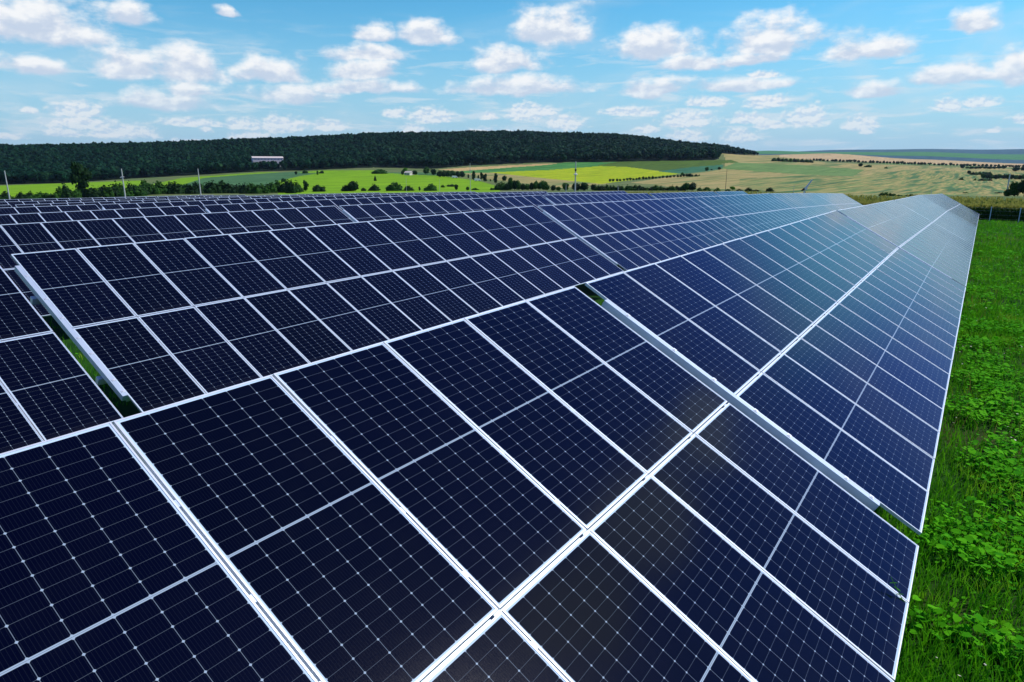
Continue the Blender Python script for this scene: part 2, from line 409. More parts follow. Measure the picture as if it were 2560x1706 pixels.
mb = MB(); mb.box(-.082, -.003, -V1, -V0, -.07, .0335); mb.box(-.003, .05, -V1, -V0, -.112, -.003); ME_EDGE = mb.mesh('rail', MAT_STEEL)
mb = MB(); mb.box(-.055, .008, -.022, .022, .0345, .040); mb.box(-.04, -.025, -.012, .012, .040, .047); ME_CLAMP = mb.mesh('end_clamp', MAT_FRAME)
ME_POST = {}
def post_mesh(h):
    key = round(h, 2)
    if key not in ME_POST:
        mb = MB(); mb.box(-.05, .05, -.04, -.034, 0, h); mb.box(-.05, -.044, -.034, .04, 0, h); mb.box(.044, .05, -.034, .04, 0, h)
        ME_POST[key] = mb.mesh('post', MAT_STEEL)
    return ME_POST[key]
ORD = ['', 'first', 'second', 'third', 'fourth', 'fifth', 'sixth', 'seventh', 'eighth', 'ninth', 'tenth']
def table(row, u0, n, u_end, label, detail):
    """row index from 0, u in seam units; n panels per tier"""
    x0 = u0 * S; y0 = ROWY[row] * S; L = n * S
    z0 = float(row_z(row, u0)) * S; z1 = float(row_z(row, u0 + n)) * S
    if u0 > 8: z0 -= .012
    sl = math.atan2(z1 - z0, L)
    root = empty('solar_table', (x0, y0 - HP * math.cos(TILT), z0))
    root.rotation_euler = (0, -sl, 0)
    tag(root, label, 'solar table', 'tables of dark blue solar panels')
    # plane frame: origin at the top edge start, x along the row, y up the slope, z out of the glass
    P = Matrix.Translation((0, HP * math.cos(TILT), ZTOP)) @ Matrix.Rotation(TILT, 4, 'X')
    r = random.Random(row * 100 + int(u0 * 10))
    for tier in range(2):
        for k in range(n):
            J = Matrix.Rotation(math.radians(r.gauss(0, .10)), 4, 'X') @ Matrix.Rotation(math.radians(r.gauss(0, .10)), 4, 'Y')
            m = P @ Matrix.Translation(((k + .5) * S, -(tier + .5) * HP, r.uniform(-.001, .001))) @ J
            if detail >= 1:
                p = link('solar_panel', ME_LAM, root, m); link('frame', ME_FRAME, p)
            else: link('solar_panel', ME_MERGED, root, m)
    for k in range(n + 1):
        if k == 0:
            e = link('rail', ME_EDGE, root, P @ Matrix.Translation((.011, 0, 0)))
            if detail >= 1:
                for q in (.31, .62, .87, 1.12, 1.31, 1.62, 1.75):
                    link('end_clamp', ME_CLAMP, e, Matrix.Translation((.0, -q * HP, 0)))
        elif k == n: link('rail', ME_RAIL_END, root, P @ Matrix.Translation((L - .03, 0, 0)))
        elif detail >= 1: link('rail', ME_RAIL, root, P @ Matrix.Translation((k * S, 0, 0)))
    mb = MB(); mb.box(.02, L - .02, -.05, .05, -.12, -.03); link('purlin', mb.mesh('purlin', MAT_STEEL), root, P @ Matrix.Translation((0, -HP, 0)))
    for v in (.5, 1.5):
        mb = MB(); mb.box(-.12, L + .02, -.04, .04, -.24, -.112); link('purlin', mb.mesh('purlin', MAT_STEEL), root, P @ Matrix.Translation((0, -v * HP, 0)))
        hz = ZTOP - v * HP * math.sin(TILT) - .24 * math.cos(TILT) + .15
        for k in range(max(2, n // 4)):
            px = (k + .5) * L / max(2, n // 4)
            link('post', post_mesh(hz), root, Matrix.Translation((px, (1 - v) * HP * math.cos(TILT) + .1, -.18)))
    return root
PER = 16.25
TABLES = {0: ([.2814 + PER * k for k in range(-1, 5)], 81.55, 16), 1: ([-2.0244 + PER * k for k in range(-1, 5)], 79.2, 16),
          2: ([1.1235 + 12.16 - PER, 1.1235 + 12.16, 29.53, 46.0, 62.48], 72.6, 16), 3: ([12.86 - PER, 12.86, 29.05, 45.3], 61.64, 16),
          4: ([12.4 - PER, 12.4, 28.4, 44.6], 60.8, 16), 5: ([11.6 - PER, 11.6, 27.6, 43.6], 59.64, 16), 6: ([10.3, 26.53, 42.6], 52.6, 16),
          7: ([-2, 14.3, 30.5], 40.5, 16), 8: ([10.3, 26.6], 42.8, 16)}
PLACE = ['nearest the camera', 'second', 'third', 'fourth', 'fifth', 'sixth']
for row, (starts, end, n) in TABLES.items():
    if row == 2: pass
    N = len(starts)
    for k, u in enumerate(starts):
        last = k == N - 1
        nn = int(round(min(16, (end - u)))) if last else 16
        rn = 'front row beside the grass' if row == 0 else ORD[row + 1] + ' row from the grass'
        back = N - k
        lab = ('last' if back == 1 else ORD[back] + ' from last') + ' solar panel table in the ' + rn
        if nn < 16: lab = 'short ' + lab
        table(row, u, nn, end, lab, 1 if row < 3 else 0)

# ------------------------------------------------------------------ foliage
def leaf_mat(name, c1, c2, trans=.3, c3=None, rough=.7, big=0, c3s=.02):
    m, nt, bs = new_mat(name)
    isl = nt.n.new('ShaderNodeNewGeometry').outputs['Random Per Island']
    rnd = nt.n.new('ShaderNodeObjectInfo').outputs['Random']
    f = isl if not big else nt.math('ADD', nt.math('MULTIPLY', isl, .3), nt.step(nt.noise(nt.coord('Object'), big, 2, .5), .38, .66, 0, .8))
    c = nt.mix(f, c1, c2)
    if c3 is not None: c = nt.mix(nt.step(nt.noise(nt.coord('Object'), c3s, 4, .7), .54, .68), c, nt.mix(isl, c2, c3))
    c = nt.mix(1., c, nt.mix(rnd, (.8, .8, .85), (1.2, 1.15, 1.0)), 'MULTIPLY')
    nt.l.new(c, bs.inputs['Base Color']); bs.inputs['Roughness'].default_value = rough; bs.inputs['Specular IOR Level'].default_value = .12
    tr = nt.n.new('ShaderNodeBsdfTranslucent'); nt.l.new(c, tr.inputs['Color'])
    mx = nt.n.new('ShaderNodeMixShader'); mx.inputs[0].default_value = trans
    nt.l.new(bs.outputs[0], mx.inputs[1]); nt.l.new(tr.outputs[0], mx.inputs[2])
    nt.l.new(mx.outputs[0], m.node_tree.nodes['Material Output'].inputs['Surface'])
    return m
L_DARK = leaf_mat('dark_leaves', (.008, .035, .012), (.02, .065, .014))
L_MID = leaf_mat('mid_green_leaves', (.02, .085, .012), (.045, .14, .016))
L_BRIGHT = leaf_mat('bright_leaves', (.06, .2, .01), (.11, .3, .015))
L_FOREST = leaf_mat('forest_leaves', (.0015, .024, .012), (.0045, .05, .02), .25, (.02, .075, .026), big=.075)
M_BARK = simple_mat('bark', (.06, .05, .035), .9, 0, .3, 6.)
def rand_dirs(n, rs):
    v = rs.normal(size=(n, 3)); return v / np.linalg.norm(v, axis=1)[:, None]
def cards(P, Nrm, size, rs, asp=1.):
    """one bent leaf-clump quad per point"""
    n = len(P); a = np.cross(Nrm, rand_dirs(n, rs)); a /= np.linalg.norm(a, axis=1)[:, None] + 1e-9; b = np.cross(Nrm, a)
    s = (size * rs.uniform(.6, 1.3, n))[:, None]
    q = np.stack([P - a * s - b * s * asp * .7, P + a * s * .8 - b * s * asp, P + a * s + b * s * asp * .75 + Nrm * s * .3, P - a * s * .7 + b * s * asp], 1)
    return q.reshape(-1, 3)
def crown_points(n, lobes, rs):
    w = np.array([l[3] * l[4] for l in lobes]); w = w / w.sum()
    k = rs.choice(len(lobes), n, p=w); d = rand_dirs(n, rs); d[:, 2] = np.where(d[:, 2] < -.85, -d[:, 2], d[:, 2])
    r = rs.uniform(.35, 1., n) ** .45
    L = np.array(lobes); c = L[k, :3]; sc_ = np.stack([L[k, 3], L[k, 3], L[k, 4]], 1)
    P = c + d * r[:, None] * sc_; P[:, 2] = np.where(P[:, 2] < 0, -P[:, 2], P[:, 2]); return P, d
def blob(lobes, shrink, rs):
    """closed inner mass, low poly"""
    V = []; F = []; nu, nv = 7, 5
    for l in lobes:
        b = len(V)
        for i in range(nv + 1):
            ph = math.pi * i / nv
            for j in range(nu):
                t = 2 * math.pi * j / nu; k = shrink * rs.uniform(.8, 1.1)
                V.append((l[0] + l[3] * k * math.sin(ph) * math.cos(t), l[1] + l[3] * k * math.sin(ph) * math.sin(t), l[2] + l[4] * k * math.cos(ph)))
        for i in range(nv):
            for j in range(nu):
                F.append((b + i * nu + j, b + (i + 1) * nu + j, b + (i + 1) * nu + (j + 1) % nu, b + i * nu + (j + 1) % nu))
    return np.array(V), np.array(F)
def crown_mesh(name, lobes, n, size, mat, seed, shrink=.72):
    rs = np.random.RandomState(seed); P, d = crown_points(n, lobes, rs)
    nr = d + rs.normal(size=d.shape) * .45; nr /= np.linalg.norm(nr, axis=1)[:, None]
    Q = cards(P, nr, size, rs); bv, bf = blob(lobes, shrink, rs)
    F = np.arange(len(Q)).reshape(-1, 4)
    return np_mesh(name, np.vstack([Q, bv]), np.vstack([F, bf + len(Q)]), mat)
# unit trees: 1 m tall, 1 m wide, base at z = 0
KINDS = {}
def kind(name, mats, lobesets, n, size, trunk):
    KINDS[name] = []
    for i, lb in enumerate(lobesets):
        for j, mt in enumerate(mats):
            cm = crown_mesh('crown', lb, n, size, mt, 31 * i + 7 * j + len(name))
            mb = MB(); mb.tube((0, 0, -.05), (0.01, 0, trunk), .035, .02, 6); mb.tube((0.01, 0, trunk), (.12, .05, trunk + .25), .018, .008, 5); mb.tube((.01, 0, trunk), (-.1, -.07, trunk + .28), .016, .008, 5)
            KINDS[name].append((cm, mb.mesh('trunk', M_BARK)))
def rlobes(seed, n, zc, spread, r):
    q = random.Random(seed); out = []
    for i in range(n):
        a = q.uniform(0, 6.28); d = q.uniform(0, spread); rr = r * q.uniform(.7, 1.15)
        out.append((d * math.cos(a), d * math.sin(a), zc + q.uniform(-.16, .2), rr, rr * q.uniform(.8, 1.1)))
    return out
def dome(seed):
    q = random.Random(seed); return [(d * math.cos(a), d * math.sin(a), .12, q.uniform(.2, .32), q.uniform(.45, .85) * (1.1 - d)) for a, d in ((q.uniform(0, 6.28), q.uniform(0, .36)) for _ in range(9))]
kind('bush', [L_DARK, L_MID], [dome(s) for s in (1, 2, 3, 4, 5)], 420, .055, .3)
kind('tree', [L_DARK, L_MID], [rlobes(s, 9, .44, .26, .34) for s in (5, 6, 7)], 380, .055, .3)
kind('poplar', [L_DARK], [[(0, 0, .2, .3, .2), (.05, 0, .45, .42, .28), (-.05, .05, .7, .34, .26), (0, 0, .87, .2, .14)], [(0, 0, .25, .36, .22), (.1, .1, .55, .4, .3), (-.08, 0, .8, .28, .2)]], 320, .05, .2)
kind('cone', [L_DARK], [[(0, 0, .2, .46, .2), (0, 0, .42, .36, .2), (0, 0, .62, .24, .2), (0, 0, .82, .12, .18)]], 320, .05, .12)
kind('bright', [L_BRIGHT], [rlobes(9, 6, .55, .25, .3)], 300, .05, .3)
kind('tall', [L_DARK], [[(0, 0, .75, .3, .2), (-.22, .1, .62, .24, .15), (.2, 0, .55, .25, .18), (-.05, .1, .4, .24, .14), (.12, -.1, .88, .18, .1), (.05, 0, .28, .22, .12), (-.3, 0, .72, .15, .1)]], 700, .035, .3)
kind('small', [L_DARK], [rlobes(12, 5, .48, .2, .38), rlobes(13, 5, .46, .25, .38)], 90, .1, .25)
NT_TREES = 0
def plant(name, kd, px, py, wpx, hpx, label, cat, group=None, D=None):
    """a tree whose foot stands on the ground seen at (px, py) of the 2560 grid"""
    global NT_TREES
    h = None if D else ground_hit(px, py)
    if h is None or h[3] > 9000:
        d = pix_ray(px, 470.); d = d / np.hypot(d[0], d[1]); D = D or 320.
        h = (CAM[0] + D * d[0], CAM[1] + D * d[1], 0, D)
        h = (h[0], h[1], ground_z(h[0], h[1]), D)
    m = float(project(np.array([[h[0], h[1], h[2]]]))[2][0]) / FPX * .98
    var = KINDS[kd]; cm, tm = var[(NT_TREES * 7 + int(px)) % len(var)]
    o = empty(name, (h[0], h[1], h[2] - .1)); NT_TREES += 1
    o.scale = (wpx * m, wpx * m, hpx * m * 1.04); o.rotation_euler = (0, 0, (px * 1.7) % 6.28)
    tag(o, label, cat, group)
    link('crown', cm, o); link('trunk', tm, o)
    return o
rg = random.Random(5)
# dense belt of scrub beyond the panels on the left
x = -14.
while x < 756:
    h = rg.uniform(16, 22) if x < 140 else rg.uniform(24, 36) if x < 430 else rg.uniform(22, 34)
    base = np.interp(x, [0, 200, 430, 620, 760], [497, 494, 487, 482, 480])
    d = pix_ray(x, 470.)
    plant('shrub', 'bush', x, base, rg.uniform(28, 46), h + 3, 'dark rounded shrub in the dense belt behind the panels on the left', 'shrub', 'shrubs in the dense left belt', D=rg.uniform(285, 330))
    x += rg.uniform(9, 15)
def one(kd, px, py, w, h, label, D=None):
    nm = {'bush': 'bush', 'tree': 'tree', 'poplar': 'upright_tree', 'cone': 'conifer', 'bright': 'tree', 'tall': 'tall_tree', 'small': 'tree'}[kd]
    plant(nm, kd, px, py, w, h, label, 'bush' if kd == 'bush' else 'tree', None, D)
one('tall', 205, 492, 56, 88, 'tall loose-crowned tree rising above the left shrub belt in front of the forest', 300)
one('poplar', 148, 494, 10, 30, 'thin upright sapling left of the tall loose-crowned tree', 300)
one('poplar', 764, 479, 17, 28, 'narrow pointed tree at the right end of the left shrub belt')
one('bush', 709, 455.5, 16, 12, 'lone round bush in the bright green field below the long white building')
one('bush', 795, 479.5, 36, 21, 'broad bush just right of the narrow pointed tree')
one('bush', 750, 480, 18, 18, 'small bush just left of the narrow pointed tree')
one('bush', 762, 434, 17, 10, 'roundish tree at the forest edge above the lone round bush')
one('tree', 740, 437.5, 8, 9, 'little tree in the green field left of the roundish forest-edge tree')
one('tree', 794, 438, 7, 11, 'slim dark tree at the upper edge of the bright green field')
one('bush', 806, 434, 15, 9, 'low tree clump on the forest edge right of the slim dark tree')
one('bush', 867, 478.5, 28, 19, 'bush leaning against the big dark tree, on its left')
one('tree', 884, 478.5, 38, 29, 'big dark tree standing behind the panels at the start of the bright field')
one('bush', 909, 478, 15, 10, 'smallest bush in the row, right of the big dark tree')
one('bush', 936, 477.5, 32, 19, 'ragged bush below the little dark conifer')
one('bush', 988, 477.5, 48, 25, 'widest dark bush in front of the bright green field')
one('bush', 1022, 477.5, 25, 16, 'lower bush touching the widest dark bush on its right')
one('poplar', 1049, 477, 8, 10, 'tiny upright shrub between two rounded bushes')
one('bush', 1077, 477.5, 36, 21, 'dome-shaped bush alone in front of the bright green field')
one('bush', 1108, 469, 13, 8, 'small scrub at the left end of the fallow patch in the bright field')
one('bush', 1130, 467, 32, 7, 'long low scrub on the fallow patch in the bright field')
one('tree', 1141, 475.5, 11, 15, 'small tree right of the dome-shaped bush')
one('tree', 1169, 476, 12, 11, 'small dark tree at the foot of the thin tall pole')
one('bush', 1187, 475.5, 20, 7, 'flat shrub right of the thin tall pole')
one('bush', 1229, 476, 14, 8, 'lone little shrub at the right tip of the bright field')
one('bush', 1256, 475.5, 46, 24, 'green thicket beginning the tree belt left of the centre')
one('cone', 938, 453, 10, 13, 'small dark conifer standing alone in the bright green field')
for i, (px, py, w, h, t) in enumerate([(1184, 451, 14, 23, 'leftmost and thickest upright tree by the road'), (1196, 453, 7, 15, 'thin upright tree between two thicker ones by the road'),
    (1204, 449, 12, 18, 'upright tree rising behind its wider neighbour by the road'), (1213, 455, 15, 20, 'widest upright tree of the roadside group'), (1239, 458, 15, 24, 'leaning upright tree standing alone right of the roadside group'),
    (1171, 446, 7, 10, 'small roadside tree left of the thin tall pole'), (1226, 454, 5, 6, 'tiny roadside shrub among the upright trees')]): one('poplar', px, py, w, h, t)
one('tree', 1260, 453, 17, 14, 'tree above the green thicket beside the leaning upright tree'); one('tree', 1276, 456, 15, 14, 'round tree above the belt near the centre of the valley')
one('bush', 951, 434.5, 46, 13, 'wide dark tree clump jutting from the forest into the bright field'); one('bright', 1013, 438, 16, 20, 'bright green tree in front of the forest edge')
one('tree', 1006, 438.5, 10, 13, 'dark tree hugging the bright green tree'); one('tree', 1035, 438, 19, 12, 'pale bushy tree by the farm buildings'); one('tree', 1065, 437, 21, 20, 'tall tree near the forest edge behind the farm'); one('tree', 1085, 439, 19, 17, 'dark tree at the end of the straw strip')
for i in range(6): plant('tree', 'tree', 1098 + 11.5 * i, 444, 18, 18, 'dark tree in the short line between forest and straw strip', 'tree', 'trees in the short dark line')
x = 1268.
while x < 1376:
    plant('tree', 'tree', x, 476, rg.uniform(16, 24), rg.uniform(15, 27), 'tree in the dark belt left of the tall centre pole', 'tree', 'belt trees left of the centre pole'); x += rg.uniform(8, 12)
for px, w, h, t in [(1383, 19, 16, 'bush left of the small grey pole in the belt'), (1395, 16, 12, 'lower bush touching the small grey pole in the belt'), (1414, 21, 20, 'tree behind the small grey pole in the belt'),
    (1440, 32, 22, 'dense round tree hiding the foot of the tall centre pole'), (1459, 30, 21, 'dense round tree just right of the tall centre pole'), (1482, 18, 17, 'narrow dark tree at the gap right of the tall centre pole')]: one('tree', px, 477, w, h, t)
x = 1494.
while x < 1706:
    plant('bush', 'bush', x, 477, rg.uniform(16, 26), rg.uniform(11, 20) * (1 if x < 1600 else .85), 'green bush in the belt right of the tall centre pole', 'bush', 'belt bushes right of the centre pole'); x += rg.uniform(8.5, 13)
x = 1525.
while x < 1726:
    plant('hedge_tree', 'small', x, np.interp(x, [1522, 1720], [455, 441.5]), 9, rg.uniform(5, 8), 'small tree in the slanting hedge below the yellow-green field', 'tree', 'slanting hedge trees'); x += rg.uniform(7, 10)
for px, py, w, h, kd, t in [(1705, 439, 9, 9, 'tree', 'round tree at the upper end of the slanting hedge'), (1714, 477.5, 24, 21, 'tree', 'dark tree ending the belt at the stubble field'),
    (1730, 478, 26, 22, 'tree', 'darkest tree at the left edge of the stubble field'), (1748, 478, 18, 12, 'bush', 'light green bush right of the darkest tree'), (1765, 478, 28, 12, 'bush', 'wide low bush before the stubble field'),
    (1794, 479, 22, 12, 'bush', 'dark bush left of the thin stubble-field pole'), (1819, 478.5, 16, 7, 'bush', 'low bush right of the thin stubble-field pole'), (1831, 478, 18, 13, 'bright', 'light green pointed bush in the stubble-field belt'),
    (1848, 478.5, 20, 7, 'bush', 'flat bush between two taller ones before the stubble'), (1871, 479, 20, 12, 'bush', 'dark leaning bush above the panel row end'), (1890, 479, 22, 6, 'bush', 'yellowish low scrub right of the dark leaning bush'), (1925, 479.5, 28, 11, 'bush', 'isolated spiky bush before the stubble, left of the barrier'),
    (1767, 428, 12, 10, 'tree', 'tallest of the little trees on the bluish field'), (1779, 426, 6, 4, 'bush', 'tiny bush between the little trees on the bluish field'), (1798, 424.5, 11, 8, 'tree', 'little tree at the right corner of the bluish field'),
    (1725, 442, 20, 9, 'bush', 'bush at the end of the slanting hedge'), (1740, 441.5, 12, 6, 'bush', 'low bush right of the slanting hedge end'), (1748, 440.5, 5, 5, 'bush', 'dot-like bush at the pale field corner'),
    (2150, 417, 15, 9, 'tree', 'round tree left in the small group on the pale field'), (2170, 418.5, 20, 7, 'bush', 'wide bush right in the small group on the pale field'), (2215, 421.5, 9, 5, 'bush', 'lone bush at the end of the grassy strip on the pale field'),
    (2405, 421.5, 14, 10, 'tree', 'largest tree starting the second tree row on the right'), (2417, 421.5, 11, 6, 'bush', 'bush following the largest tree of the second row'), (2539, 428.5, 24, 14, 'tree', 'big tree near the right edge above the second row'), (2558, 427.5, 16, 11, 'tree', 'tree cut by the right edge of the photo'),
    (2423, 435.5, 13, 10, 'tree', 'round tree leading the upper dark thicket on the right'), (2405, 450.5, 14, 8, 'bush', 'lone dark bush in the striped stubble on the right'), (2438, 451.5, 8, 7, 'bush', 'small round bush in the striped stubble on the right'),
    (2415, 483.5, 18, 4, 'bush', 'flat scrub at the corn edge left of the pole'), (2495, 484, 18, 5, 'bush', 'flat scrub at the corn edge right before the pole')]: one(kd, px, py, w, h, t)
for i in range(10): plant('bush', 'bush', 1935 + 10 * i, np.interp(i, [0, 9], [403.5, 407]), 17, 10, 'bush in the dense dark hedge below the wheat field', 'bush', 'bushes of the dense dark hedge')
x = 2034.
while x < 2566:
    plant('row_tree', 'small', x, np.interp(x, [2031, 2146, 2304, 2404, 2532, 2600], [402.5, 407, 412.5, 415.5, 418.5, 420]), rg.uniform(7, 12), rg.uniform(5, 8), 'small dark tree in the long row along the wheat field', 'tree', 'trees in the long row along the wheat field'); x += rg.uniform(7, 12)
for i in range(8): plant('tree', 'small', 2428 + 11.5 * i, 422.5, 14, 6.5, 'tree in the second dark row on the right', 'tree', 'trees of the second dark row')
for i in range(6): plant('bush', 'bush', 2432 + 8.5 * i, 437.5, 14, 9, 'bush of the upper dark thicket on the right', 'bush', 'bushes of the upper dark thicket')
for i in range(11): plant('tree', 'tree', 2459 + 10 * i, 447.5 + .2 * i, 17, 13, 'tree of the long lower thicket on the right', 'tree', 'trees of the long lower thicket')
for i in range(3): plant('bush', 'bush', 2453 + 10 * i, 452.5, 14, 7, 'bush fringing the lower thicket on the right', 'bush', 'bushes fringing the lower thicket')
for px, w, h, t in [(2521, 26, 22, 'lowest tree of the dark clump at the right edge'), (2540, 34, 38, 'middle tree of the dark clump at the right edge'), (2564, 44, 54, 'tallest tree of the dark clump at the right edge')]: one('tree', px, 484, w, h, t, 190)
for i in range(5): plant('bush', 'bush', 2206 + 11 * i, 483, 18, [13, 13, 10, 8, 6][i], 'bush of the dark scrub just beyond the corn', 'bush', 'dark scrub beyond the corn', D=205)
for i in range(6): plant('bush', 'bush', 2270 + 12 * i, 483, 17, [6, 8, 7, 6, 5, 5][i], 'low bush of the flat scrub beyond the corn', 'bush', 'flat scrub beyond the corn', D=205)

# forest on the hill: one mass of some thousands of crowns
def build_forest():
    rs = np.random.RandomState(4)
    temps = []
    for s in range(6):
        lb = rlobes(60 + s, 5, .62, .24, .3); P, d = crown_points(80, lb, rs); nr = d + rs.normal(size=d.shape) * .35; nr /= np.linalg.norm(nr, axis=1)[:, None]
        Q = cards(P, nr, .11, rs); bv, bf = blob(lb[:3], .8, rs); F = np.vstack([np.arange(len(Q)).reshape(-1, 4), bf + len(Q)]); temps.append((np.vstack([Q, bv]), F))
    n = 19000
    az = rs.uniform(math.radians(-22), math.radians(44), n) + YAW; D = np.sqrt(rs.uniform(600 ** 2, 1660 ** 2, n))
    X = CAM[0] + D * np.cos(az); Y = CAM[1] + D * np.sin(az); Z = ground_z(X, Y); px, py, dz = project(np.stack([X, Y, Z], 1))
    k = in_forest(px / k2, py / k2, D) & (px > -260) & ~((px > 630) & (px < 722) & (D > 966) & (D < 1000))
    X, Y, Z, D = X[k], Y[k], Z[k], D[k]; px = px[k] / k2; m = len(X)
    VV = []; FF = []; b = 0
    for i in range(m):
        T, F = temps[rs.randint(6)]; h = rs.uniform(8, 13.5) * (1. if D[i] > 760 else .85); h *= np.interp(D[i], [900, 1050], [1., 1.]) * (np.interp(px[i], [1640, 1762], [1., .55])); h *= .92 if 580 < px[i] < 662 and 890 < D[i] < 985 else 1.; w = h * rs.uniform(.85, 1.3); a = rs.uniform(0, 6.28); c, s = math.cos(a), math.sin(a)
        V = np.stack([(T[:, 0] * c - T[:, 1] * s) * w + X[i], (T[:, 0] * s + T[:, 1] * c) * w + Y[i], T[:, 2] * h + Z[i] - .6], 1)
        VV.append(V); FF.append(F + b); b += len(V)
    me = np_mesh('forest', np.vstack(VV), np.vstack(FF), L_FOREST)
    tag(link('forest', me), 'dark broadleaf forest covering the long low hill', 'forest', kind='stuff')
build_forest()

# ------------------------------------------------------------------ grass, weeds, corn
L_GRASS = leaf_mat('grass_blades', (.035, .24, .004), (.13, .45, .01), .4, (.3, .5, .03), c3s=.55)
L_DRY = leaf_mat('dry_stalks', (.16, .2, .03), (.3, .27, .07), .3)
L_FLOWER = leaf_mat('white_petals', (.6, .62, .5), (.8, .8, .7), .2)
L_WEED = leaf_mat('weed_leaves', (.035, .30, .002), (.13, .56, .006), .35, (.2, .6, .01), c3s=.4, rough=.9)
L_CORN = leaf_mat('corn_leaves', (.03, .11, .012), (.09, .2, .015), .4)
L_TASSEL = leaf_mat('corn_tassels', (.24, .28, .05), (.42, .42, .11), .4)
def blades(xy, h0, h1, w, rs, lean=.5):
    n = len(xy); z = ground_z(xy[:, 0], xy[:, 1]) - .02
    a = rs.uniform(0, 6.28, n); h = rs.uniform(h0, h1, n); l = rs.uniform(.1, lean, n) * h; b = rs.uniform(0, 6.28, n)
    B = np.stack([xy[:, 0], xy[:, 1], z], 1); wd = np.stack([np.cos(a), np.sin(a), 0 * a], 1) * w
    l1 = np.stack([np.cos(b) * l * .35, np.sin(b) * l * .35, h * .6], 1); l2 = np.stack([np.cos(b) * l, np.sin(b) * l, h], 1)
    V = np.stack([B - wd, B + wd, B + l1 + wd * .7, B + l1 - wd * .7, B + l2 + wd * .1, B + l2 - wd * .1], 1).reshape(-1, 3)
    i = np.arange(n)[:, None] * 6
    return V, np.vstack([i + [0, 1, 2, 3], i + [3, 2, 4, 5]])
def in_strip(n, x0, x1, y0, y1, rs, near=True):
    x = x0 + (x1 - x0) * rs.uniform(0, 1, n) ** (1.6 if near else 1.); y = rs.uniform(y0, y1, n); return np.stack([x, y], 1)
def patch(xy, f, seed): return vnoise(xy[:, 0] * f, xy[:, 1] * f, seed)
def build_grass():
    rs = np.random.RandomState(8); parts = []; b = 0
    low = -2 * HP * math.cos(TILT)
    sets = [(in_strip(52000, -1, 20, -9, low + .9, rs), .08, .3, .008, .7), (in_strip(30000, 14, 45, -11, low + .6, rs), .1, .34, .013, .7), (in_strip(16000, 40, 90, -13, low + .5, rs), .1, .38, .022, .7),
            (in_strip(12000, -8, 14, .5, 7.2, rs, False), .06, .22, .008, .8), (in_strip(12000, -9, 12, 9.5, 17.5, rs, False), .06, .22, .008, .8), (in_strip(9000, -9, 30, 18, 29, rs, False), .08, .3, .012, .8)]
    VV = []; FF = []
    for xy, h0, h1, w, ln in sets:
        k = patch(xy, 1.1, 21) + rs.normal(0, .35, len(xy)) > -.45; V, F = blades(xy[k], h0, h1, w, rs, ln); VV.append(V); FF.append(F + b); b += len(V)
    nb = b; q = in_strip(5200, -1, 60, -11, low + .6, rs); k = patch(q, .8, 77) > .05; V, F = blades(q[k], .2, .55, .006, rs, .5); DV, DF = V, F + nb
    q = in_strip(900, -1, 40, -10, low + .3, rs); k = patch(q, 1.3, 91) > .1; q = q[k]; n = len(q); C = np.stack([q[:, 0], q[:, 1], ground_z(q[:, 0], q[:, 1]) + rs.uniform(.12, .3, n)], 1); FV = cards(C, np.tile([0, 0, 1.], (n, 1)) + rs.normal(0, .2, (n, 3)), .014, rs)
    mi = np.concatenate([np.zeros(sum(len(f) for f in FF), int), np.ones(len(DF), int), np.full(n, 2)]); VV += [DV, FV]; FF += [DF, np.arange(4 * n).reshape(-1, 4) + nb + len(DV)]
    tag(link('grass', np_mesh('grass', np.vstack(VV), np.vstack(FF), [L_GRASS, L_DRY, L_FLOWER], mi)), 'short green grass beside and between the panel rows', 'grass', kind='stuff')
LEAF = np.array([(0, -.5, 0), (.34, -.62, .03), (.55, -.2, .06), (.42, .25, .03), (0, .62, -.1), (-.42, .25, .03), (-.55, -.2, .06), (-.34, -.62, .03)])
LEAFF = np.array([(0, 1, 2, 3), (0, 3, 4, 5), (0, 5, 6, 7)])
def build_weeds():
    rs = np.random.RandomState(18); pts = []
    low = -2 * HP * math.cos(TILT)
    for n, x0, x1, y0, y1, thr, nl, sz in ((1900, 0, 17, -8.5, low - .02, -.02, 16, .078), (1100, 15, 42, -10, low - .05, -.0, 15, .095), (520, 40, 88, -11, low - .1, 0., 12, .13), (260, -7, 12, 2.2, 6.2, 0., 14, .07), (260, -7, 10, 11.2, 16.2, 0., 14, .07)):
        xy = in_strip(n, x0, x1, y0, y1, rs); k = patch(xy, 1.5, 33) + .6 * patch(xy, 3.1, 5) + rs.normal(0, .12, len(xy)) > thr; pts += [(a[0], a[1], nl, sz) for a in xy[k]]
    VV = []; FF = []; b = 0
    for x, y, nl, sz in pts:
        z = ground_z(x, y); hgt = rs.uniform(.08, .36); big_ = rs.choice([.55, .8, 1., 1.15])
        for i in range(nl):
            a = rs.uniform(0, 6.28); r = rs.uniform(.02, .28) ; h = hgt * rs.uniform(.35, 1.) * (1 - r * 1.2) + .04; s = sz * rs.uniform(.3, 1.15) * big_
            e = rs.normal(0, .27, 2); R = np.array(Matrix.Rotation(a, 3, 'Z') @ Matrix.Rotation(e[0], 3, 'X') @ Matrix.Rotation(e[1] , 3, 'Y'))
            V = (LEAF * s) @ R.T + [x + r * math.cos(a), y + r * math.sin(a), z + h]
            VV.append(V); FF.append(LEAFF + b); b += 8
    tag(link('leafy_weeds', np_mesh('leafy_weeds', np.vstack(VV), np.vstack(FF), L_WEED)), 'bright broad-leaved weeds spreading over the grass', 'weeds', kind='stuff')
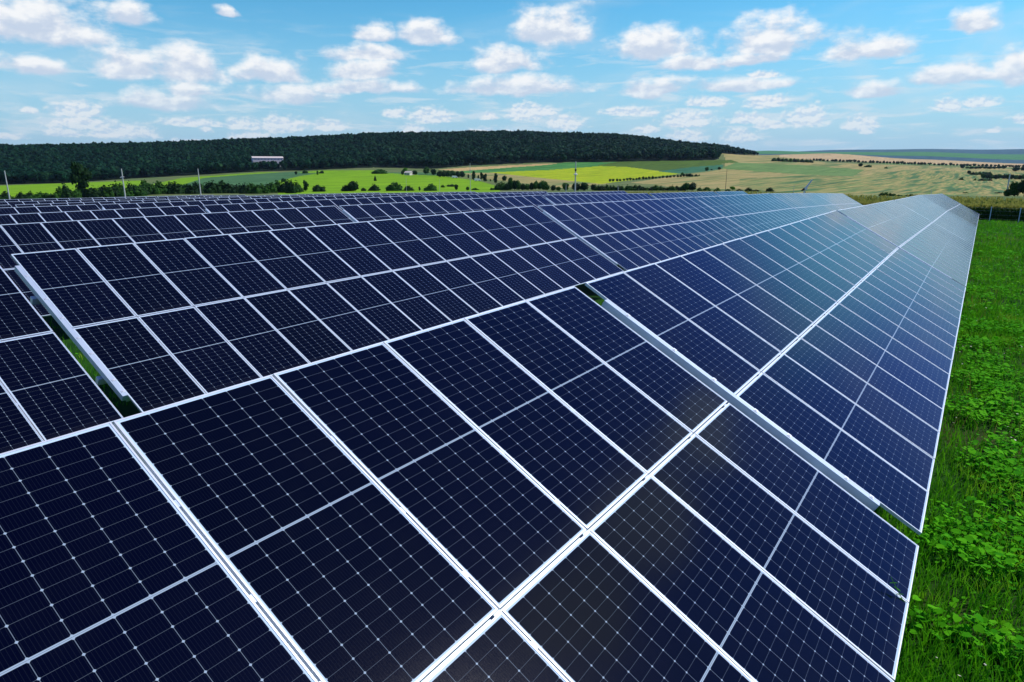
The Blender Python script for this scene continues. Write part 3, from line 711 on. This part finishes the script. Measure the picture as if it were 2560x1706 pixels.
def build_corn():
    rs = np.random.RandomState(28)
    def temp(s):
        q = np.random.RandomState(s); V = []; F = []; mi = []
        def quad(p, m): V.extend(p); k = len(V); F.append((k - 4, k - 3, k - 2, k - 1)); mi.append(m)
        for i in range(9):
            a = q.uniform(0, 6.28); z = .12 + .62 * i / 9; l = q.uniform(.22, .36); c, s_ = math.cos(a), math.sin(a); w = .035
            p0 = np.array([0, 0, z]); p1 = np.array([c * l * .5, s_ * l * .5, z + .17]); p2 = np.array([c * l, s_ * l, z + .06]); n_ = np.array([-s_ * w, c * w, 0])
            quad([p0 - n_, p0 + n_, p1 + n_, p1 - n_], 0); quad([p1 - n_, p1 + n_, p2 + n_ * .2, p2 - n_ * .2], 0)
        for a in (0, 1.57): n_ = np.array([math.cos(a), math.sin(a), 0]) * .014; quad([-n_, n_, n_ + [0, 0, .85], -n_ + [0, 0, .85]], 0)
        for i in range(5):
            a = q.uniform(0, 6.28); d = np.array([math.cos(a), math.sin(a), 0]); n_ = np.array([-d[1], d[0], 0]) * .02; t = d * q.uniform(.03, .12) + [0, 0, q.uniform(.95, 1.05)]
            quad([-n_ + [0, 0, .8], n_ + [0, 0, .8], n_ + t, -n_ + t], 1)
        return np.array(V), np.array(F), np.array(mi)
    T = [temp(s) for s in range(6)]
    pts = []
    for n, y0, y1, s0, s1 in ((5200, -22, 22, 1.5, 5), (7200, -30, 60, 4, 34), (5200, 50, 170, 1.5, 30)):
        y = rs.uniform(y0, y1, n); s = s0 + (s1 - s0) * rs.uniform(0, 1, n) ** 1.3; pts.append(np.stack([bound(y) + s, y], 1))
    pts = np.vstack(pts); z = ground_z(pts[:, 0], pts[:, 1]); VV = []; FF = []; MM = []; b = 0
    for i in range(len(pts)):
        V, F, mi = T[rs.randint(6)]; a = rs.uniform(0, 6.28); c, s = math.cos(a), math.sin(a); h = rs.uniform(.88, 1.1) * np.interp(pts[i, 1], [-20, 12, 30, 50, 80, 150], [1.6, 1.7, 2.25, 2.2, 1.7, 1.45]); w = rs.uniform(1.3, 1.9)
        VV.append(np.stack([(V[:, 0] * c - V[:, 1] * s) * w + pts[i, 0], (V[:, 0] * s + V[:, 1] * c) * w + pts[i, 1], V[:, 2] * h + z[i]], 1)); FF.append(F + b); MM.append(mi); b += len(V)
    tag(link('corn_crop', np_mesh('corn_crop', np.vstack(VV), np.vstack(FF), [L_CORN, L_TASSEL], np.concatenate(MM))), 'tall corn with yellowish tassels behind the fence', 'corn', kind='stuff')
build_grass(); build_weeds(); build_corn()

# ------------------------------------------------------------------ poles, fence, building, small things
M_CONC = simple_mat('pale_concrete', (.5, .54, .5), .85, 0, .15, 3.)
M_WHITE = simple_mat('white_paint', (.8, .8, .78), .5, 0, .05, 3.)
M_BLACK = simple_mat('black_rubber', (.012, .012, .012), .6)
M_DARKM = simple_mat('dark_metal', (.05, .055, .05), .5, .3)
M_GLASS = simple_mat('dark_glass', (.02, .025, .03), .1)
M_ROOF = simple_mat('pale_fibre_cement', (.62, .56, .5), .8, 0, .2, .6)
M_WALL = simple_mat('whitewashed_wall', (.7, .64, .58), .85, 0, .15, .5)
M_FENCE = simple_mat('grey_post_paint', (.75, .8, .8), .6, .2, .1, 3.)
def ray_point(px, D):
    d = pix_ray(px, 470.); d = d / np.hypot(d[0], d[1]); x, y = CAM[0] + D * d[0], CAM[1] + D * d[1]
    return x, y, ground_z(x, y)
def pole(px, ytop, D, r, label, style, lean=0.):
    x, y, z = ray_point(px, D); t = pix_az_tan(px, ytop)[1]; h = CAM[2] + D * t - z
    o = empty('utility_pole', (x, y, z)); tag(o, label, 'pole')
    o.rotation_euler = (0, lean, YAW + math.pi / 2 - .2)
    mb = MB(); mb.tube((0, 0, -.5), (0, 0, h), r * 1.25, r * .75, 10); link('shaft', mb.mesh('shaft', M_CONC if style != 'dark' else M_DARKM), o)
    if style in ('lamp', 'insul'):
        mb = MB(); mb.box(-.55, .55, -.05, .05, h * .74, h * .74 + .1); link('crossarm', mb.mesh('crossarm', M_DARKM if style == 'insul' else M_CONC), o)
        for s in (-.48, 0.24, .48):
            mb = MB(); mb.lathe([(.0, .1), (.05, .1), (.09, .18), (.05, .22), (.09, .27), (.04, .34), (0, .34)], 8, 0, (s, 0, h * .74)); link('insulator', mb.mesh('insulator', M_WHITE), o)
    if style == 'lamp':
        mb = MB(); mb.tube((0, 0, h * .72), (.7, 0, h * .73), .03, .03, 6); link('lamp_arm', mb.mesh('lamp_arm', M_CONC), o)
        mb = MB(); mb.lathe([(0, .12), (.12, .1), (.2, .0), (.14, -.05), (0, -.05)], 10, 0, (.75, 0, h * .73)); link('lamp_head', mb.mesh('lamp_head', M_WHITE), o)
    if style == 'trans':
        mb = MB(); mb.lathe([(0, .0), (.5, .02), (.62, .12), (.62, .3), (.4, .42), (0, .42)], 14, 0, (0, 0, h * .6)); link('lamp_ring', mb.mesh('lamp_ring', M_WHITE), o)
        mb = MB(); mb.lathe([(0, 0), (.22, .1), (.34, .7), (.12, .82), (0, .82)], 12, 0, (0, 0, h * .7)); link('insulator_cap', mb.mesh('insulator_cap', M_DARKM), o)
    return o
pole(19, 427, 250, .17, 'plain grey pole at the far left edge of the photo', 'plain')
pole(310, 422, 240, .18, 'concrete pole with crossarm and lamp behind the left panels', 'lamp')
pole(500, 422, 245, .16, 'plain grey pole right of the lamp pole on the left', 'plain')
pole(1438, 404, 215, .2, 'thick pole with white ring lamp near the centre of the photo', 'trans')
pole(1176, 408, 300, .1, 'thin tall pole with small crossarm before the upright trees', 'insul')
pole(1814, 424, 260, .08, 'thin dark pole at the stubble field', 'dark')
pole(2519, 434, 210, .15, 'grey pole before the dark clump at the right edge', 'plain')
pole(1016, 446, 330, .07, 'small pale pole in the bright field above the widest dark bush', 'plain')
pole(1099, 448, 330, .07, 'small pale pole right of the dome-shaped bush', 'plain')
pole(1415, 461, 260, .1, 'short grey pole inside the tree belt', 'plain')
pole(1547, 463, 250, .09, 'short slanting grey pole in the belt right of the centre pole', 'plain', .12)
pole(1985, 463, 190, .05, 'thin stake left of the raised barrier', 'plain')
pole(2331, 473, 190, .05, 'short stake in the scrub beyond the corn', 'plain', .1)
def barrier():
    x, y, z = ray_point(2012, 200.); o = empty('raised_barrier', (x, y, z)); o.rotation_euler = (0, 0, YAW - math.pi / 2)
    tag(o, 'white raised barrier boom with black counterweight above the panels', 'barrier')
    mb = MB(); mb.box(-.2, .2, -.2, .2, -.3, 1.6); link('post', mb.mesh('post', M_WHITE), o)
    d = Vector((math.sin(.6), 0, math.cos(.6))); p = Vector((.05, -.4, 2.0))
    mb = MB(); mb.tube(p, p + d * 2.7, .26, .15, 10); link('boom', mb.mesh('boom', M_WHITE), o)
    mb = MB(); mb.box(-.3, .42, -.7, -.2, 1.6, 2.35); link('housing', mb.mesh('housing', M_WHITE), o)
    mb = MB(); c_ = Vector((math.sin(1.05), 0, math.cos(1.05))); e = p - c_ * .35; mb.tube(e, e - c_ * .85, .32, .16, 10); link('counterweight', mb.mesh('counterweight', M_BLACK), o)
barrier()
def fence():
    ys = np.arange(-24, 36, 2.72); x0 = 88.6
    o = empty('wire_fence', (x0, 0, float(ground_z(x0, 0)))); tag(o, 'wire fence on slim grey posts in front of the corn', 'fence')
    bx = lambda y: float(bound(y)) - 1.8
    for y in ys:
        z = ground_z(bx(y), y); mb = MB(); mb.box(-.045, .045, -.045, .045, -.3, 1.62); mb.box(-.05, .05, -.05, .05, 1.62, 1.66)
        link('post', mb.mesh('post', M_FENCE), o, Matrix.Translation((bx(y) - x0, y, z - o.location.z)))
    mb = MB()
    for hgt in (.3, .75, 1.2, 1.55):
        for a, b in zip(ys[:-1], ys[1:]):
            mb.tube((bx(a) - x0, a, ground_z(bx(a), a) - o.location.z + hgt), (bx(b) - x0, b, ground_z(bx(b), b) - o.location.z + hgt), .004, None, 4, 0, False)
    link('wire', mb.mesh('wire', M_FENCE), o)
fence()
def long_building():
    D = 985.; x, y, z = ray_point(675, D); zt = CAM[2] + D * pix_az_tan(675, 391.5)[1]
    o = empty('long_building', (x, y, zt - 5.2)); tag(o, 'long low white farm building standing inside the forest', 'building')
    o.rotation_euler = (0, 0, math.atan2(y - CAM[1], x - CAM[0]) - math.pi / 2 + .16)
    L = 19.5
    mb = MB(); mb.box(-L, L, -5, 5, -8, 3.2); link('wall', mb.mesh('wall', M_WALL), o)
    mb = MB(); mb.poly([(-L - .4, -5.5, 3.1), (L + .4, -5.5, 3.1), (L + .4, 0, 5.2), (-L - .4, 0, 5.2)]); mb.poly([(L + .4, 5.5, 3.1), (-L - .4, 5.5, 3.1), (-L - .4, 0, 5.2), (L + .4, 0, 5.2)])
    mb.poly([(-L - .4, 5.5, 3.1), (-L - .4, -5.5, 3.1), (-L - .4, 0, 5.2)]); mb.poly([(L + .4, -5.5, 3.1), (L + .4, 5.5, 3.1), (L + .4, 0, 5.2)]); link('roof', mb.mesh('roof', M_ROOF), o)
    for k in range(9):
        mb = MB(); mb.box(-.5, .5, -.05, .05, 0, .8); link('window', mb.mesh('window', M_GLASS), o, Matrix.Translation((-L + 3 + k * 4.2, -5.02, 1.2)))
long_building()
def shed(px, py, label, w, h):
    g = ground_hit(px, py); x, y, z = g[:3]; o = empty('farm_house', (x, y, z)); tag(o, label, 'house'); o.rotation_euler = (0, 0, YAW + .3 + px * .01)
    mb = MB(); mb.box(-w, w, -w * .7, w * .7, -.5, h); link('wall', mb.mesh('wall', M_WALL), o)
    mb = MB(); a, b = w + .3, w * .7 + .4
    mb.poly([(-a, -b, h - .1), (a, -b, h - .1), (a, 0, h * 1.6), (-a, 0, h * 1.6)]); mb.poly([(a, b, h - .1), (-a, b, h - .1), (-a, 0, h * 1.6), (a, 0, h * 1.6)]); mb.poly([(-a, b, h - .1), (-a, -b, h - .1), (-a, 0, h * 1.6)]); mb.poly([(a, -b, h - .1), (a, b, h - .1), (a, 0, h * 1.6)])
    link('roof', mb.mesh('roof', M_ROOF), o)
    mb = MB(); mb.box(-.5, .5, -.04, .04, .9, 1.9); link('window', mb.mesh('window', M_GLASS), o, Matrix.Translation((-w * .4, -w * .7 - .02, 0)))
    mb = MB(); mb.box(-.45, .45, -.04, .04, 0, 2.); link('door', mb.mesh('door', M_DARKM), o, Matrix.Translation((w * .4, -w * .7 - .02, 0)))
shed(1021, 438.5, 'pale farm house half hidden by trees at the forest edge', 3.2, 2.4)
shed(1030, 437, 'smaller grey shed right behind the pale farm house', 2.0, 2.2)
def van(px, py, label):
    g = ground_hit(px, py); x, y, z = g[:3]; o = empty('parked_van', (x, y, z)); tag(o, label, 'van', 'white vans along the field road'); o.rotation_euler = (0, 0, YAW - 1.2)
    prof = [(-2.5, .45), (2.4, .45), (2.5, 1.1), (1.7, 1.3), (1.2, 2.1), (-2.5, 2.2)]
    mb = MB(); mb.poly([(p, -.95, q) for p, q in prof]); mb.poly([(p, .95, q) for p, q in reversed(prof)])
    for (p, q), (r, s) in zip(prof, prof[1:] + prof[:1]): mb.poly([(p, .95, q), (r, .95, s), (r, -.95, s), (p, -.95, q)])
    link('body', mb.mesh('body', M_WHITE), o)
    mb = MB(); mb.poly([(1.72, -.8, 1.34), (1.72, .8, 1.34), (1.27, .8, 2.02), (1.27, -.8, 2.02)]); link('windscreen', mb.mesh('windscreen', M_GLASS), o, Matrix.Translation((.02, 0, .01)))
    for a in (-1.5, 1.5):
        for s in (-.9, .9): mb = MB(); mb.tube((a, s - .12, .36), (a, s + .12, .36), .36, None, 14); link('wheel', mb.mesh('wheel', M_BLACK), o)
van(1098, 440.5, 'white van at the left end of the road past the short dark tree line'); van(1137, 446, 'white van under the short dark tree line'); van(1194, 453.5, 'white van between the upright roadside trees')
def sprig():
    x, y = 3.9 * S, -2 * HP * math.cos(TILT) + .22
    x = 4.35 - 5.35 ; z = ZTOP - (HP * 1.94) * math.sin(TILT)
    o = empty('weed_sprig', (x * S, -2 * HP * math.cos(TILT) - .05, ground_z(x * S, -2 * HP * math.cos(TILT) - .05))); tag(o, 'single thin weed sprig reaching over the low panel edge', 'weed')
    hgt = z + .18 - o.location.z
    mb = MB(); mb.tube((0, 0, 0), (0, .05, hgt * .8), .005, .004, 5); mb.tube((0, .05, hgt * .8), (.02, .2, hgt), .004, .002, 5); link('stem', mb.mesh('stem', L_GRASS), o)
    rs = np.random.RandomState(3); VV = []; FF = []; b = 0
    for i in range(12):
        t = .55 + .45 * i / 12; R = np.array(Matrix.Rotation(rs.uniform(0, 6.28), 3, 'Z') @ Matrix.Rotation(.5, 3, 'X')); V = (LEAF * [.02, .06, .03]) @ R.T + [.01, .05 + .15 * max(0, t - .8) * 5, hgt * t]; VV.append(V); FF.append(LEAFF + b); b += 8
    link('leaves', np_mesh('leaves', np.vstack(VV), np.vstack(FF), L_GRASS), o)
sprig()

# ------------------------------------------------------------------ light and sky
SUN_AZ, SUN_EL = YAW + math.radians(-76), math.radians(50)
sl = bpy.data.lights.new('sun', 'SUN'); so = bpy.data.objects.new('sun', sl); COL.objects.link(so)
sl.energy = 4.2; sl.angle = math.radians(.53); sl.color = (1., .95, .87)
sd = Vector((math.cos(SUN_AZ) * math.cos(SUN_EL), math.sin(SUN_AZ) * math.cos(SUN_EL), math.sin(SUN_EL)))
so.rotation_euler = sd.to_track_quat('Z', 'Y').to_euler(); so.location = (0, -20, 60)
W = bpy.data.worlds.new('World'); sc.world = W; W.use_nodes = True
W.cycles.sampling_method = 'MANUAL'; W.cycles.sample_map_resolution = 256
SKY_TINT = (.5, 1.36, 1.62)
def sky():
    t = W.node_tree; t.nodes.clear(); nt = NT(t)
    st = t.nodes.new('ShaderNodeTexSky'); st.sky_type = 'NISHITA'; st.sun_disc = False
    st.sun_elevation = SUN_EL; st.sun_rotation = math.pi / 2 - SUN_AZ
    st.altitude = 100; st.air_density = 1.; st.dust_density = .6; st.ozone_density = 1.6
    d = nt.coord('Generated'); dx, dy, dz = nt.sep(d)
    # azimuth (degrees, left positive, 0 straight ahead) and elevation
    ca, sa = math.cos(YAW), math.sin(YAW)
    fx = nt.math('ADD', nt.math('MULTIPLY', dx, ca), nt.math('MULTIPLY', dy, sa)); lx = nt.math('SUBTRACT', nt.math('MULTIPLY', dy, ca), nt.math('MULTIPLY', dx, sa))
    az = nt.math('MULTIPLY', nt.math('ARCTAN2', lx, fx), 180 / math.pi); el = nt.math('MULTIPLY', nt.math('ARCSINE', dz), 180 / math.pi)
    q = nt.comb(az, el, 0.)
    warp = nt.n.new('ShaderNodeTexNoise'); warp.inputs['Scale'].default_value = .3; warp.inputs['Detail'].default_value = 3; nt.l.new(q, warp.inputs['Vector'])
    wv = nt.vec('SUBTRACT', warp.outputs['Color'], (.5, .5, .5)); qw = nt.vec('ADD', q, nt.vec('MULTIPLY', wv, (2.4, 1.0, 0)))
    CL = [(110, 70, 165, 95), (-30, 60, 110, 90), (300, 46, 72, 46), (520, 35, 30, 20), (75, 162, 92, 38), (290, 160, 105, 64), (430, 168, 110, 74), (620, 172, 115, 50), (865, 82, 58, 46), (975, 88, 74, 52),
          (850, 132, 105, 36), (835, 172, 105, 46), (1160, 150, 122, 58), (1265, 80, 115, 88), (1500, 115, 140, 78), (1770, 105, 150, 106), (1600, 150, 110, 40), (1720, 140, 110, 38), (1990, 120, 138, 66), (2240, 55, 95, 62),
          (2200, 178, 150, 62), (2340, 168, 130, 88), (390, 238, 145, 42), (440, 210, 70, 30), (670, 226, 120, 42), (830, 206, 150, 30), (1190, 207, 195, 42), (1520, 206, 100, 38), (1700, 200, 170, 36), (2010, 216, 100, 38), (1480, 212, 80, 44)]
    SMALL = [(65, 256, 24, 12), (177, 262, 66, 30), (190, 290, 92, 24), (283, 310, 88, 26), (147, 309, 52, 18), (552, 288, 42, 22), (640, 294, 74, 30), (440, 284, 74, 16), (760, 296, 46, 22), (577, 316, 56, 18), (473, 299, 14, 14), (908, 266, 34, 18), (990, 274, 64, 30),
          (1126, 272, 24, 16), (949, 303, 34, 20), (1120, 312, 74, 20), (1205, 268, 54, 36), (22, 316, 44, 12), (430, 330, 50, 12), (1296, 290, 56, 30), (1236, 262, 64, 22), (1448, 262, 84, 18), (1578, 282, 76, 36), (1720, 278, 64, 24), (1850, 280, 68, 44), (1766, 290, 40, 22),
          (1578, 316, 50, 24), (1698, 318, 50, 28), (1976, 292, 50, 28), (1992, 304, 26, 14), (2182, 250, 56, 28), (2250, 240, 56, 24), (2367, 278, 66, 24), (2280, 304, 22, 12), (1486, 300, 34, 16), (1763, 240, 60, 28), (1752, 176, 44, 16), (1628, 240, 56, 22)]
    F = None; num = None; FS = None
    qv = nt.vec('ADD', q, nt.vec('MULTIPLY', wv, (1.0, .5, 0)))
    HI = [(-58, 38, 7, 10), (-51, 31, 6.5, 9), (-45, 24.5, 4.5, 6)]     # unseen cloud added up to the right for a pale streak in the panels
    for k, (cx, cy, hw, hh) in enumerate(CL + SMALL + HI):
        if k >= len(CL) + len(SMALL): a0, e0, w, h = cx, cy, hw, hh; top = True
        else: top = k < len(CL)
        if k < len(CL) + len(SMALL): a0, t0 = pix_az_tan(cx * k2, cy * k2); a0 = math.degrees(a0 - YAW); e0 = math.degrees(math.atan(t0)); a1, t1 = pix_az_tan((cx + hw) * k2, (cy - hh) * k2); w = abs(a0 - math.degrees(a1 - YAW)); h = math.degrees(math.atan(t1)) - e0
        v = nt.vec('MULTIPLY', nt.vec('SUBTRACT', qw if top else qv, (a0, e0, 0)), (1 / w, 1 / h, 0)); v2 = nt.vec('MAXIMUM', v, nt.vec('MULTIPLY', v, (-1, -2.6, 0)))
        f = nt.math('SUBTRACT', 1., nt.vec('LENGTH', v2))
        if not top: FS = f if FS is None else nt.math('MAXIMUM', FS, f); continue
        y = nt.sep(v)[1]; fp = nt.math('MAXIMUM', f, 0.); wy = nt.math('MULTIPLY', fp, y)
        F = f if F is None else nt.math('MAXIMUM', F, f)
        num = (wy, fp) if num is None else (nt.math('ADD', num[0], wy), nt.math('ADD', num[1], fp))
    ty = nt.math('DIVIDE', num[0], nt.math('ADD', num[1], .05))
    N2 = lambda v, sc_, de, ro, di=0.: nt.noise(v, sc_, de, ro, di, '2D')
    qs = nt.vec('MULTIPLY', q, (1.05, 1.9, 1)); n1 = N2(qs, .42, 7, .56); n2 = N2(nt.vec('ADD', qs, (.35, .9, 0)), .42, 5, .55)
    dens = nt.math('ADD', nt.math('ADD', nt.math('MULTIPLY', F, 1.15), nt.math('MULTIPLY', nt.math('SUBTRACT', n1, .5), 1.45)), .03); big = nt.step(dens, -.04, .72)
    relief = nt.math('SUBTRACT', n1, n2)
    br = nt.math('ADD', nt.math('ADD', nt.math('MULTIPLY', ty, 1.3), nt.math('MULTIPLY', relief, 2.6)), .12); br = nt.step(br, -.25, 1.)
    # smaller cumulus in rows towards the horizon, and faint streaks between them
    n3 = N2(qs, 1.25, 6, .55); n4 = N2(nt.vec('ADD', qs, (.12, .34, 0)), 1.25, 4, .55)
    sd_ = nt.math('ADD', nt.math('MULTIPLY', FS, 1.1), nt.math('ADD', nt.math('MULTIPLY', nt.math('SUBTRACT', n3, .5), 1.3), .08)); sm = nt.math('MULTIPLY', nt.step(sd_, -.14, .62), nt.lin(el, 1., 6., .6, .92))
    st_ = N2(nt.vec('MULTIPLY', q, (.22, 1.5, 0)), 1., 5, .55, .3); stv = nt.math('MULTIPLY', nt.step(st_, .5, .74), nt.step(el, 12., 5., 0., .62))
    # thin high veil
    vl = nt.math('MULTIPLY', nt.step(N2(nt.vec('MULTIPLY', q, (.06, .22, 0)), 1., 4, .6, .6), .45, .8), nt.lin(el, 12., 35., .3, .04))
    base = nt.mix(1., nt.mix(1., st.outputs[0], SKY_TINT, 'MULTIPLY'), nt.mix(nt.math('MAXIMUM', nt.step(el, 11.5, 20.), nt.math('MULTIPLY', nt.step(az, -35., -46.), nt.step(el, 1.5, 8.))), (1., 1., 1.), (.36, .31, .8)), 'MULTIPLY')  # deeper blue up high and out of view at right, added for panel reflections
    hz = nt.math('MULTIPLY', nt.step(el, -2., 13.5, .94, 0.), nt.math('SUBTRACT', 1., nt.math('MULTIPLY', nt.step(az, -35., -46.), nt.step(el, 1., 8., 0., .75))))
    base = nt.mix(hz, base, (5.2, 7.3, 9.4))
    base = nt.mix(vl, base, (7.5, 8.9, 9.8))
    base = nt.mix(stv, base, (8.2, 9.2, 10.0))
    ccol = nt.mix(br, (6.7, 7.7, 9.3), (10.9, 11.0, 11.1))
    ccol = nt.mix(nt.step(el, 13.5, 19.), ccol, (4.5, 5.9, 8.2))
    scol = nt.mix(nt.step(nt.math('ADD', nt.math('SUBTRACT', n3, n4), nt.math('MULTIPLY', sd_, .12)), -.12, .16), (6.9, 8.2, 9.8), (10.2, 10.4, 10.6))
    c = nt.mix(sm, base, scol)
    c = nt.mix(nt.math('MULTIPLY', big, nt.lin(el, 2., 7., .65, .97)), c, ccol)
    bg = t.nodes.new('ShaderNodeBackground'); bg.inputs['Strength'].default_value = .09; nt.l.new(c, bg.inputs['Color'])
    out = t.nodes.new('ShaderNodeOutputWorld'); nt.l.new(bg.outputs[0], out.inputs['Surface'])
sky()
# haze: a closed box of thin even air round everything
def haze():
    m = bpy.data.materials.new('haze_air'); m.use_nodes = True; t = m.node_tree; t.nodes.clear()
    v = t.nodes.new('ShaderNodeVolumePrincipled'); v.inputs['Color'].default_value = (.5, .76, 1., 1); v.inputs['Density'].default_value = 3.1e-5; v.inputs['Anisotropy'].default_value = .2
    o = t.nodes.new('ShaderNodeOutputMaterial'); t.links.new(v.outputs[0], o.inputs['Volume'])
    mb = MB(); R = 11900; mb.box(CAM[0] - R, CAM[0] + R, CAM[1] - R, CAM[1] + R, -260, 330); ob = link('haze', mb.mesh('haze', m)); tag(ob, kind='stuff')
    ob['label'] = 'thin pale blue summer haze over the valley'
haze()

# ------------------------------------------------------------------ render settings
sc.render.engine = 'CYCLES'
sc.view_settings.view_transform = 'Standard'; sc.view_settings.look = 'None'; sc.view_settings.gamma = 1; sc.view_settings.use_curve_mapping = False
sc.view_settings.exposure = 0.
sc.cycles.max_bounces = 6; sc.cycles.diffuse_bounces = 3; sc.cycles.glossy_bounces = 3; sc.cycles.transmission_bounces = 3; sc.cycles.volume_bounces = 0; sc.cycles.transparent_max_bounces = 4
sc.cycles.sample_clamp_indirect = 6.; sc.cycles.use_denoising = True
